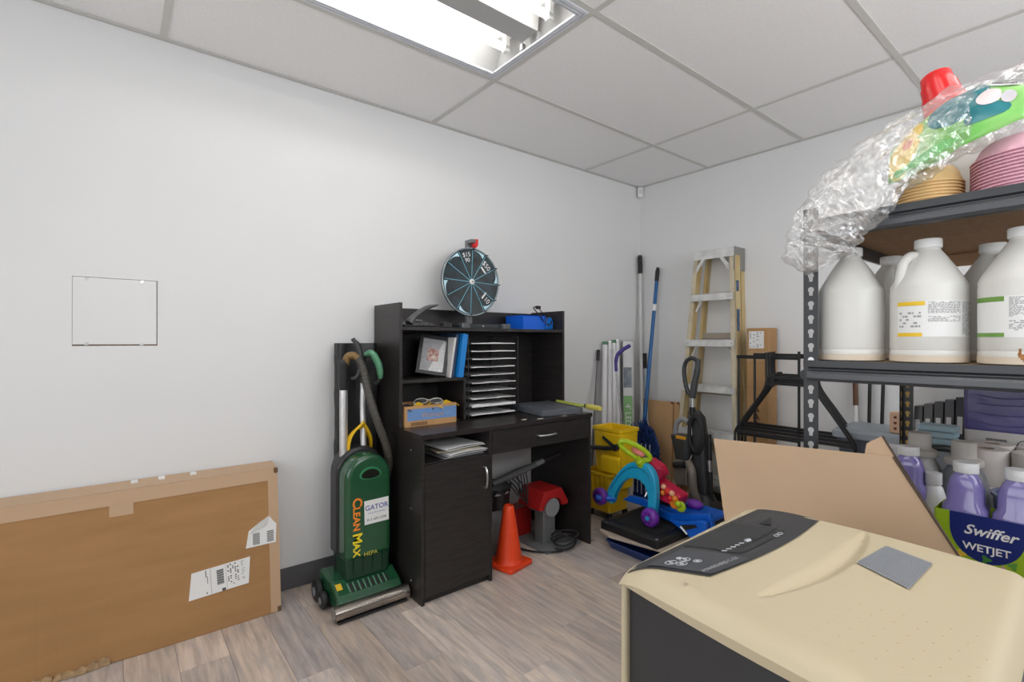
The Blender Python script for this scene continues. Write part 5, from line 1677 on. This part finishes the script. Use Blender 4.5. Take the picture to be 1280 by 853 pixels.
# clear bag draped over everything, hanging past the rack corner
FILM = film_mat('clear_bag_film', gloss=.26, milk=.03, rough=.09, bump=.35)
t = thing('clear_bag', (1.95, -1.79, 1.33), 'crumpled clear plastic bag hanging over the rack corner post', 'bag')
o_ = t.location
spine = bez([(2.32, -1.66, 1.70), (2.18, -1.71, 1.655), (2.075, -1.765, 1.59), (1.985, -1.80, 1.50), (1.940, -1.82, 1.42), (1.925, -1.825, 1.36), (1.935, -1.825, 1.335)], 10)
wid = [(.07, .04), (.075, .045), (.085, .045), (.09, .044), (.082, .046), (.065, .04), (.03, .012)]
random.seed(31)


def bag_ring(i, q, n, seedv, sc):
    e = i / (len(spine) - 1) * (len(wid) - 1)
    k = min(int(e), len(wid) - 2)
    f_ = e - k
    w_ = wid[k][0] + (wid[k + 1][0] - wid[k][0]) * f_
    h_ = wid[k][1] + (wid[k + 1][1] - wid[k][1]) * f_
    tan = (spine[min(i + 1, len(spine) - 1)] - spine[max(i - 1, 0)]).normalized()
    up = Vector((0, -1, .12)).normalized()
    sd = tan.cross(up).normalized()
    a = 2 * math.pi * q / n
    p = spine[i] + sd * w_ * math.cos(a) * sc + up * h_ * math.sin(a) * sc
    sv = Vector((seedv, seedv * .7, 0))
    cr = noise.noise(p * 17 + sv) * .016 + abs(noise.noise(p * 34 + sv)) * .020 + noise.noise(p * 70 + sv) * .007
    return p + (p - spine[i]).normalized() * cr


n = 46
MB(o_).loft([[bag_ring(i, q, n, 3, 1) for q in range(n)] for i in range(0, len(spine))], cap=False).build('outer_film', FILM, t)
n = 30
MB(o_).loft([[bag_ring(i, q, n, 11, .74) for q in range(n)] for i in range(16, len(spine))], cap=False).build('inner_fold', FILM, t)
t = thing('plastic_wrap', (2.38, -1.60, TZ), 'loose clear plastic wrap standing over the red cups on the rack', 'wrap')
o_ = t.location
MB(o_).grid(lambda u, v: (2.18 + .29 * u + .01 * noise.noise((u * 9, v * 9, 1)), -1.665 + .035 * v + .022 * noise.noise((u * 6, v * 5, 4)) + .03 * u, TZ + .16 + v * (.06 + .10 * u ** .8) + .015 * noise.noise((u * 8, v * 4, 9))), 40, 26).build('film', film_mat('thin_wrap_film', gloss=.12, milk=.10, rough=.1), t, smooth=True, ang=180)
MB(o_).grid(lambda u, v: (2.10 + .15 * u + .01 * noise.noise((u * 9, v * 9, 1)), -1.655 + .02 * noise.noise((u * 6, v * 5, 4)) + .02 * v, TZ + .12 + v * (.085) + .012 * noise.noise((u * 8, v * 4, 9))), 26, 16).build('film', MATS['thin_wrap_film'], t, smooth=True, ang=180)

# ------------------------------------------------------------------ lower rack shelf
LZ = LV[2] + .0005
LAV = mat('lavender_liquid_bottle', (.25, .21, .52), .18, coat=.5, sss=.0)


def mop_bottle(loc, label, m=LAV, grp=None, s=1.):
    t = thing('cleaner_bottle', loc, label, 'bottle', grp)
    secs = [(.041, .034, .0, .02), (.044, .038, .012, .022), (.044, .038, .185, .022), (.043, .037, .20, .022), (.036, .031, .212, .02), (.034, .029, .250, .018), (.028, .025, .272, .016), (.0205, .0205, .284, .0204), (.0205, .0205, .292, .0204)]
    MB().loft([rrect(-a, a, -b2, b2, z, r_, 5) for a, b2, z, r_ in secs]).build('bottle_body', m, t, smooth=True, ang=50)
    MB().lathe([(.0245, .286), (.025, .288), (.025, .309), (.0235, .311), (.001, .311)], (0, 0, 0), 24).build('cap', mat('white_cap', (.80, .80, .80), .35), t, smooth=True, ang=40)
    return t


mop_bottle((2.163, -1.56, LZ), 'lavender cleaner bottle at the left inside the green carton')
mop_bottle((2.256, -1.56, LZ), 'lavender cleaner bottle at the right inside the green carton')
mop_bottle((2.020, -1.435, LZ - .0), 'lavender cleaner bottle standing behind the cut cardboard sheet')
# green twin-pack sleeve
t = thing('twin_pack_carton', (2.24, -1.56, LZ), 'green printed carton sleeve around two lavender bottles', 'carton')
o_ = t.location
GC = mat('lime_carton', (.32, .50, .02), .35)
gx0, gx1, gy0, gy1 = 2.112, 2.308, -1.612, -1.508
fr_ = MB(o_).box(gx0, gx1, gy0, gy0 + .001, LZ, LZ + .195).build('front_panel', GC, t)
MB(o_).box(gx0, gx1, gy1 - .001, gy1, LZ, LZ + .195).build('back_panel', GC, t)
MB(o_).box(gx0, gx0 + .001, gy0, gy1, LZ, LZ + .195).build('side_panel', GC, t)
MB(o_).box(gx1 - .001, gx1, gy0, gy1, LZ, LZ + .195).build('side_panel', GC, t)
MB(o_).box(gx0, gx1, gy0 - .0004, gy0 + .0005, LZ, LZ + .052).build('dark_green_band', mat('deep_green_print', (.03, .22, .03), .4), fr_)
cx_ = 2.207
arc = [(cx_ - .066, LZ + .1955), (cx_ + .066, LZ + .1955)] + [(cx_ + .066 * math.cos(a), LZ + .16 - .075 * math.sin(a)) for a in [math.pi * k / 18 for k in range(19)]]
MB(o_).prism(arc, gy0 - .0008, gy0, 'y').build('navy_badge', mat('navy_print', (.008, .022, .17), .35), fr_)
FX = ((1, 0, 0), (0, 0, 1))
text('Swiffer', .033, frame_m((cx_ + .005, gy0 - .0012, LZ + .158), *FX), WHITE, fr_, shear=.35, bold=.02)
text('WETJET', .024, frame_m((cx_, gy0 - .0012, LZ + .118), *FX), WHITE, fr_, bold=.02)
random.seed(12)
for k in range(9):
    a = random.uniform(0, 6.28)
    x_, z_ = cx_ - .06 + k * .015, LZ + .078 + .02 * math.sin(k * 2.1)
    col = [(.05, .22, .03), (.75, .50, .05), (.55, .28, .35), (.10, .30, .05)][k % 4]
    pts = [(x_ + .008 * math.cos(a + q) * (1 + .4 * math.cos(3 * q)), z_ + .008 * math.sin(a + q) * (1 + .4 * math.cos(3 * q))) for q in [2 * math.pi * i / 12 for i in range(12)]]
    MB(o_).prism(pts, gy0 - .0011, gy0 - .0002, 'y').build('flower_print', mat('flower_%d' % (k % 4), col, .5), fr_)
pr = MB(o_)
for k in range(3):
    for q in range(20):
        if random.random() < .8:
            x_ = gx0 + .02 + q * .0085
            pr.box(x_, x_ + .006, gy0 - .0009, gy0 - .0002, LZ + .022 + k * .010, LZ + .026 + k * .010)
q_ = pr.build('small_print', mat('light_green_text', (.16, .40, .08), .5), fr_); q_['kind'] = 'stuff'

# grey-capped concentrate bottles behind
GRC = mat('warm_grey_plastic', (.50, .47, .43), .45)


def big_bottle(loc, label, h=.36, m=None):
    t = thing('concentrate_bottle', loc, label, 'bottle')
    m = m or mat('pale_grey_bottle', (.55, .54, .52), .4)
    MB().loft([rrect(-.055, .055, -.045, .045, 0, .03, 5), rrect(-.058, .058, -.048, .048, .01, .03, 5), rrect(-.058, .058, -.048, .048, h * .55, .03, 5), rrect(-.045, .045, -.04, .04, h * .72, .03, 5), rrect(-.026, .026, -.026, .026, h * .83, .0255, 5)]).build('bottle_body', m, t, smooth=True, ang=50)
    MB().lathe([(.043, h * .80), (.045, h * .815), (.043, h * .85), (.029, h * .87), (.028, h * .88), (.028, h), (.026, h * 1.005), (.001, h * 1.005)], (0, 0, 0), 26).build('measuring_cap', GRC, t, smooth=True, ang=35)
    return t


big_bottle((2.020, -1.315, LZ), 'pale bottle with a warm grey measuring cap beside the sheet edge', .335)
big_bottle((2.122, -1.325, LZ), 'pale bottle with a warm grey measuring cap between lavender bottles', .325, mat('dark_grey_bottle', (.17, .18, .19), .4))
t = thing('white_bottle', (1.955, -1.36, LZ), 'short white bottle with a flat cap at the rack left side', 'bottle')
MB().lathe([(.036, 0), (.04, .006), (.04, .20), (.03, .235), (.022, .25)], (0, 0, 0), 24).build('bottle_body', M_whitepl, t, smooth=True)
MB().lathe([(.034, .25), (.035, .252), (.035, .29), (.033, .292), (.001, .292)], (0, 0, 0), 24).build('cap', MATS['white_cap'], t, smooth=True, ang=40)
t = thing('spray_bottle', (2.075, -1.43, LZ), 'small white bottle between the lavender bottles on the shelf', 'bottle')
MB().lathe([(.026, 0), (.03, .005), (.03, .17), (.02, .205), (.014, .212)], (0, 0, 0), 22).build('bottle_body', M_whitepl, t, smooth=True)
MB().lathe([(.018, .212), (.019, .214), (.019, .245), (.001, .246)], (0, 0, 0), 20).build('cap', MATS['white_cap'], t, smooth=True)
# basket with a dark carry handle
t = thing('carry_caddy', (2.075, -1.23, LZ), 'grey carry caddy with a dark arched handle among the bottles', 'caddy')
o_ = t.location
MB(o_).loft([rrect(2.00, 2.15, -1.265, -1.19, LZ, .015), rrect(1.985, 2.165, -1.27, -1.18, LZ + .20, .015), rrect(1.995, 2.155, -1.262, -1.188, LZ + .20, .012), rrect(2.01, 2.14, -1.255, -1.2, LZ + .01, .012)]).build('caddy_body', mat('mid_grey_plastic', (.30, .31, .32), .45), t, smooth=True, ang=40)
MB(o_).tube(bez([(1.99, -1.225, LZ + .19), (2.01, -1.228, LZ + .265), (2.075, -1.235, LZ + .285), (2.14, -1.23, LZ + .262), (2.16, -1.225, LZ + .19)], 6), .010, 10).build('handle', mat('dark_handle', (.06, .062, .065), .4), t, smooth=True)
# pale blue wrapped sponges
t = thing('sponge_pack', (2.02, -1.10, LZ), 'pale blue plastic-wrapped pack stacked behind the grey-capped bottles', 'pack')
o_ = t.location
MB(o_).box(1.975, 2.075, -1.14, -1.06, LZ, LZ + .255).build('carton_base', mat('pale_blue_carton', (.52, .60, .68), .5), t, bev=.004)
for k in range(4):
    z = LZ + .256 + k * .021
    MB(o_).box(1.972 + .004 * (k % 2), 2.072, -1.14, -1.065, z, z + .019, Matrix.Identity(4)).build('sponge', mat('pale_blue_sponge', (.33, .53, .62), .6, bump=.4, bscale=60), t, bev=.006, seg=3)
MB(o_).grid(lambda u, v: (1.966 + .115 * u, -1.148 - .004 * noise.noise((u * 8, v * 9, 2)), LZ + .25 + .10 * v), 14, 12).build('wrap', MATS['thin_wrap_film'], t, smooth=True, ang=180)

# toilet rolls in film
t0_ = None
TP = mat('tissue_paper', (.58, .53, .50), .9)
k = 0
for lay in range(3):
    for i in range(3):
        for j in range(2):
            x_, y_ = 2.155 + i * .108, -1.24 + j * .108
            z = LZ + lay * .101
            if t0_ is None:
                t0_ = thing('tissue_roll', (x_, y_, z), 'beige tissue roll in the wrapped block beside the grey-capped bottles', 'tissue roll', 'block of tissue rolls')
                MB().lathe([(.021, 0), (.052, 0), (.0535, .003), (.0535, .097), (.052, .1), (.021, .1), (.021, 0)], (0, 0, 0), 24, cap=False).build('roll', TP, t0_, smooth=True, ang=40)
                MB().lathe([(.0205, .001), (.0205, .099)], (0, 0, 0), 18, cap=False).build('core', mat('core_board', (.30, .22, .16), .8), t0_, smooth=True)
            else:
                dup(t0_, (x_, y_, z))
t = thing('mixing_bowl', (2.285, -1.425, LZ), 'dark blue bowl behind the lavender bottles', 'bowl')
MB().lathe([(.05, 0), (.055, .006), (.088, .17), (.09, .215), (.095, .217), (.095, .223), (.085, .222), (.05, .012), (.001, .01)], (0, 0, 0), 34).build('bowl_shell', mat('navy_bowl', (.07, .09, .19), .25), t, smooth=True, ang=40)

# big purple wrapped pack with a white printed base
t = thing('paper_towel_pack', (2.25, -.915, LZ), 'large pack with purple film above a white barcoded band on the rack', 'pack')
o_ = t.location
px0, px1, py0, py1 = 2.065, 2.44, -.96, -.835
MB(o_).box(px0, px1, py0, py1, LZ, LZ + .328).build('white_band', mat('warm_white_film', (.68, .65, .62), .45), t, bev=.01, seg=3)
PF = mat('purple_film', (.085, .075, .25), .28, var=.5, vscale=6, col2=(.14, .125, .33), bump=.6, bscale=18)
pp = MB(o_).box(px0 - .002, px1 + .002, py0 - .003, py1 + .002, LZ + .31, LZ + .495)
pp.build('purple_film', PF, t, bev=.012, seg=3)
for k in range(5):
    z = LZ + .335 + k * .03
    MB(o_).tube(bez([(px0 + .03, py0 - .003, z + .01), (px0 + .10, py0 - .005, z + .004 * (k % 3)), (px0 + .2, py0 - .004, z + .012), (px0 + .33, py0 - .003, z + .003)], 6), .0018, 6).build('film_crease', PF, t, smooth=True)
bb = MB(o_)
for k in range(12):
    bb.box(px0 + .055 + k * .0042, px0 + .0572 + k * .0042, py0 - .0008, py0 + .001, LZ + .262, LZ + .292)
bb.build('barcode', BLACKP, t)
MB(o_).tube([(px0 + .145 + .016 * math.cos(a), py0 - .0006, LZ + .278 + .016 * math.sin(a)) for a in [2 * math.pi * q / 20 for q in range(20)]], .0012, 6, closed=True).build('printed_symbol', BLACKP, t)
text('PET', .011, frame_m((px0 + .145, py0 - .0012, LZ + .278), *FX), BLACKP, t)

# grey file boxes on a white carton behind the rear post
t = thing('white_carton', (1.985, -.74, 0), 'tall white carton standing behind the row of grey magazine files', 'box')
MB(t.location).box(1.80, 2.06, -.60, -.42, .001, 1.03).build('carton_body', MATS['white_cardboard'], t, bev=.003)
t = thing('dark_carton', (1.985, -.7, 0), 'low dark carton directly under the grey magazine files', 'box')
MB(t.location).box(1.865, 2.06, -.795, -.62, .001, .775).build('carton_body', mat('dark_carton', (.10, .10, .105), .6), t, bev=.003)
for k in range(5):
    x_ = 1.888 + k * .031
    h = .115 + .011 * k
    t = thing('magazine_file', (x_, -.73, .7755), ['small mid-grey magazine file nearest the rear rack post', 'grey magazine file, second from the rear rack post', 'grey magazine file in the middle of the slanted row', 'grey magazine file next to the tallest dark one', 'tallest dark magazine file at the end beside the purple pack'][k], 'file box')
    mm = mat('file_grey_%d' % k, ((.15, .15, .155), (.13, .13, .135), (.085, .085, .09), (.11, .11, .115), (.035, .036, .042))[k], .45)
    MB().prism([(-.055, 0), (.045, 0), (.05, h * .97), (-.04, h)], 0, .027, 'x').build('file_body', mm, t, bev=.0015)
    Mq = frame_m((.0135, -.0555, h * .36), (1, 0, 0), (0, .015, h))
    MB().box(-.007, .007, -h * .20, h * .20, -.004, .0008, Mq).build('white_label', M_paper, t)

# ------------------------------------------------------------------ cardboard sheets in front of the rack
def plane_pt(x_, z):
    return -2.02 + .17 * z / .9      # leaning towards the rack


SHEET1 = [(1.877, .003), (1.657, .859), (2.085, .883), (2.34, .50), (2.34, .003)]
SHEET2 = [(1.95, .003), (2.030, .902), (2.060, .924), (2.285, .57), (2.285, .003)]
BG = mat('beige_hardboard', (.50, .345, .215), .6, var=.08, vscale=4)
def sheet(name, pts, dy, label):
    t = thing(name, (1.98, -2.02 + dy, 0), label, 'sheet')
    m_ = MB(t.location)
    A = [(x_, plane_pt(x_, z) + dy, z) for x_, z in pts]
    m_.loft([[(a[0], a[1], a[2]) for a in A], [(a[0], a[1] + .004, a[2]) for a in A]])
    m_.build('panel', BG, t, bev=.0005, seg=1)
    e = MB(t.location)
    return t, A


t, A = sheet('hardboard_sheet', SHEET1, 0, 'large beige sheet with a slanted dark edge leaning between shredder and rack')
MB(t.location).tube([(a[0] + .0005, a[1], a[2]) for a in A[2:4]], .0022, 6).build('dark_edge', mat('dark_edge', (.07, .045, .03), .8), t)
t, A = sheet('hardboard_offcut', SHEET2, .012, 'narrow beige offcut peeking up behind the large beige sheet')
MB(t.location).tube([(a[0] + .0005, a[1], a[2]) for a in A[2:4]], .0022, 6).build('dark_edge', MATS['dark_edge'], t)

# ------------------------------------------------------------------ office shredder in the foreground
t = thing('office_shredder', (2.135, -2.42, 0), 'large cream office shredder with a black control panel in the foreground', 'shredder', None, R(2))
CRM = mat('cream_plastic', (.52, .44, .295), .42, bump=.04, bscale=300)
SBK = mat('shredder_black', (.028, .028, .030), .5, bump=.05, bscale=200)
# local frame: x from control end (-) to the far end (+), y from the camera side (-) to the rack side (+)
hx0, hx1, hy0, hy1 = -.198, .212, -.215, .238


def y_near(e):
    return hy0 - .042 * math.sin(min(1., e / .85) * math.pi / 2)


def top_z(x_, y_):
    """gently crowned lid, rolling over at its rims, with one scooped crescent"""
    e = (x_ - hx0) / (hx1 - hx0)
    z = .806 + .008 * math.sin(math.pi * min(1, e * .9 + .1))
    z -= .010 * max(0, (.12 - e) / .12) ** 2.0
    yn = y_near(e)
    z -= .016 * max(0, (yn + .045 - y_) / .045) ** 2.4 + .016 * max(0, (y_ - hy1 + .03) / .03) ** 2
    z -= .022 * max(0, (e - .93) / .07) ** 2
    if -.16 < y_ < .215:
        g_ = (y_ + .16) / .375
        xl = -.024 + .022 * g_ + .006 * g_ * g_
        wd = .058 * math.sin(math.pi * g_ ** .75) ** .8 * (.45 + .55 * g_)
        if xl < x_ < xl + wd:
            q = (x_ - xl) / wd
            z -= .012 * math.sin(math.pi * g_) ** .5 * math.sin(math.pi * q ** 1.6) ** 1.3
    return z


nx, ny = 110, 80
m_ = MB()


def lid_xy(i, j):
    e = i / nx
    return hx0 + (hx1 - hx0) * e, y_near(e) + (hy1 - y_near(e)) * j / ny


V = [[m_._v((*lid_xy(i, j), top_z(*lid_xy(i, j)))) for j in range(ny + 1)] for i in range(nx + 1)]
for i in range(nx):
    for j in range(ny):
        m_.bm.faces.new([V[i][j], V[i + 1][j], V[i + 1][j + 1], V[i][j + 1]])
edge = [V[i][0] for i in range(nx + 1)] + [V[nx][j] for j in range(1, ny + 1)] + [V[i][ny] for i in range(nx - 1, -1, -1)] + [V[0][j] for j in range(ny - 1, 0, -1)]
low = [m_._v((v.co.x * .99, v.co.y * .988, .784)) for v in edge]
for k in range(len(edge)):
    k2 = (k + 1) % len(edge)
    m_.bm.faces.new([edge[k], low[k], low[k2], edge[k2]])
m_.bm.faces.new(low)
lid = m_.build('lid', CRM, t, smooth=True, ang=50)


def on_lid(x_, y_, d=.0008):
    return (x_, y_, top_z(x_, y_) + d)


def lid_patch(poly, m, nm, parent, d=.0012, nsub=16):
    """region between two edge curves: poly(u, v) -> (x, y)"""
    b_ = MB()
    b_.grid(lambda u, v: on_lid(*poly(u, v), d), nsub, nsub)
    o = b_.build(nm, m, parent, smooth=True, ang=60)
    return o


def lerp2(a, b, s_):
    return (a[0] + (b[0] - a[0]) * s_, a[1] + (b[1] - a[1]) * s_)


# control panel: quadrilateral over the control end
q00, q10, q11, q01 = (-.193, -.200), (-.088, -.152), (-.066, .228), (-.172, .200)


def ctrl(u, v):
    a, b2 = lerp2(q00, q10, u), lerp2(q01, q11, u)
    p = lerp2(a, b2, v)
    return (p[0] + .014 * math.sin(math.pi * v) * u, p[1])


panel = lid_patch(ctrl, mat('panel_black', (.030, .030, .032), .45), 'control_panel', t, .0016)
lid_patch(lambda u, v: ctrl(.18 + .80 * u, .02 + .24 * v), mat('panel_slate', (.045, .048, .055), .4), 'button_field', panel, .0026)
lid_patch(lambda u, v: ctrl(.10 + .70 * u, .30 + .40 * v), mat('panel_matte', (.024, .024, .025), .6), 'paper_guide', panel, .0024)
lid_patch(lambda u, v: ctrl(.66 + .035 * u, .36 + .34 * v), M_blackrub, 'feed_slot', panel, .0030, 8)
lid_patch(lambda u, v: ctrl(.40 + .16 * u * (1 - v), .74 + .13 * v), M_blackrub, 'arrow_recess', panel, .0030, 6)
GP = mat('panel_grey_print', (.42, .43, .45), .5)
for k, (uu, vv, ru, rv) in enumerate(((.40, .07, .055, .024), (.52, .075, .05, .022), (.46, .125, .05, .022), (.60, .13, .04, .016), (.38, .13, .03, .012))):
    n = 18
    MB().tube([on_lid(*ctrl(uu + ru * math.cos(a), vv + rv * math.sin(a)), .0032) for a in [2 * math.pi * q / n for q in range(n)]], .0006, 5, closed=True).build('button_outline', GP, panel)
    MB().tube([on_lid(*ctrl(uu, vv), .002), on_lid(*ctrl(uu, vv), .0036)], .003, 10).build('button_symbol', GP, panel)
for k in range(5):
    uu, vv = .62, .29 + .032 * k
    MB().tube([on_lid(*ctrl(uu - .02, vv), .0032), on_lid(*ctrl(uu + .02, vv + .012), .0032)], .001, 5).build('guide_symbol', GP, panel)
MB().tube([on_lid(*ctrl(.62, .455), .0032), on_lid(*ctrl(.64, .48), .0032)], .003, 6).build('guide_symbol', GP, panel)
for k in range(2):
    n = 12
    uu, vv = .80, .60 + .035 * k
    MB().tube([on_lid(*ctrl(uu + .03 * math.cos(a), vv + .014 * math.sin(a)), .0032) for a in [2 * math.pi * q / n for q in range(n)]], .0006, 5, closed=True).build('guide_symbol', GP, panel)
pA, pB = Vector(on_lid(*ctrl(.86, .05), .0034)), Vector(on_lid(*ctrl(.86, .22), .0034))
text('POWERSHRED C-320', .0088, frame_m(pA.lerp(pB, .5), pB - pA, Vector((-1, 0, 0))), GP, panel, world=False)
text('L4', .010, frame_m(on_lid(-.10, -.196, .0012), (0, 1, 0), (-1, 0, 0)), mat('brown_grey_print', (.30, .25, .2), .6), lid, world=False)
# grey mesh sticker
def pad(u, v):
    a, b2 = lerp2((.033, .054), (.102, .019), u), lerp2((.046, .162), (.107, .142), u)
    return lerp2(a, b2, v)


gm = lid_patch(pad, mat('grey_mesh_pad', (.30, .31, .33), .7), 'adhesive_pad', t, .0018)
b_ = MB()
for k in range(1, 20):
    for ax in (0, 1):
        pts = [on_lid(*(pad(k / 20, q / 5) if ax == 0 else pad(q / 5, k / 20)), .0022) for q in range(6)]
        b_.tube(pts, .0005, 4)
o = b_.build('pad_weave', mat('grey_mesh_weave', (.22, .23, .25), .7), gm); o['kind'] = 'stuff'
# speaker dimples
b_ = MB()
for i in range(7):
    for j in range(6):
        x_, y_ = .05 + i * .021 + .004 * j, -.205 + j * .026 + i * .006
        if abs(x_) < .19:
            p = on_lid(x_, y_, .0003)
            b_.lathe([(.0012, 0), (.0008, .0003)], p, 6)
o = b_.build('dimple', mat('dimple_cream', (.52, .42, .25), .6), lid); o['kind'] = 'stuff'
# cabinet
MB().prism([(-.188, -.204), (.0, -.238), (.198, -.245), (.198, .225), (-.188, .225)], .06, .786, 'z').build('cabinet', SBK, t, bev=.006)
MB().box(-.197, -.186, -.213, .228, .05, .79).build('front_edge', CRM, t, bev=.006, seg=3)
MB().box(-.1965, -.1945, -.19, .19, .10, .70).build('cabinet_door', mat('charcoal_door', (.05, .05, .055), .4), t, bev=.001)
MB().box(.196, .205, -.244, .226, .06, .78).build('end_panel', mat('slate_panel', (.12, .125, .135), .45), t, bev=.003)
for x_ in (-.15, .16):
    for y_ in (-.17, .17):
        cs = MB().tube([(x_, y_ - .012, .031), (x_, y_ + .012, .031)], .030, 16).build('caster', M_blackrub, t, smooth=True)
        MB().box(x_ - .02, x_ + .02, y_ - .018, y_ + .018, .055, .062).build('caster_plate', M_steel, cs)
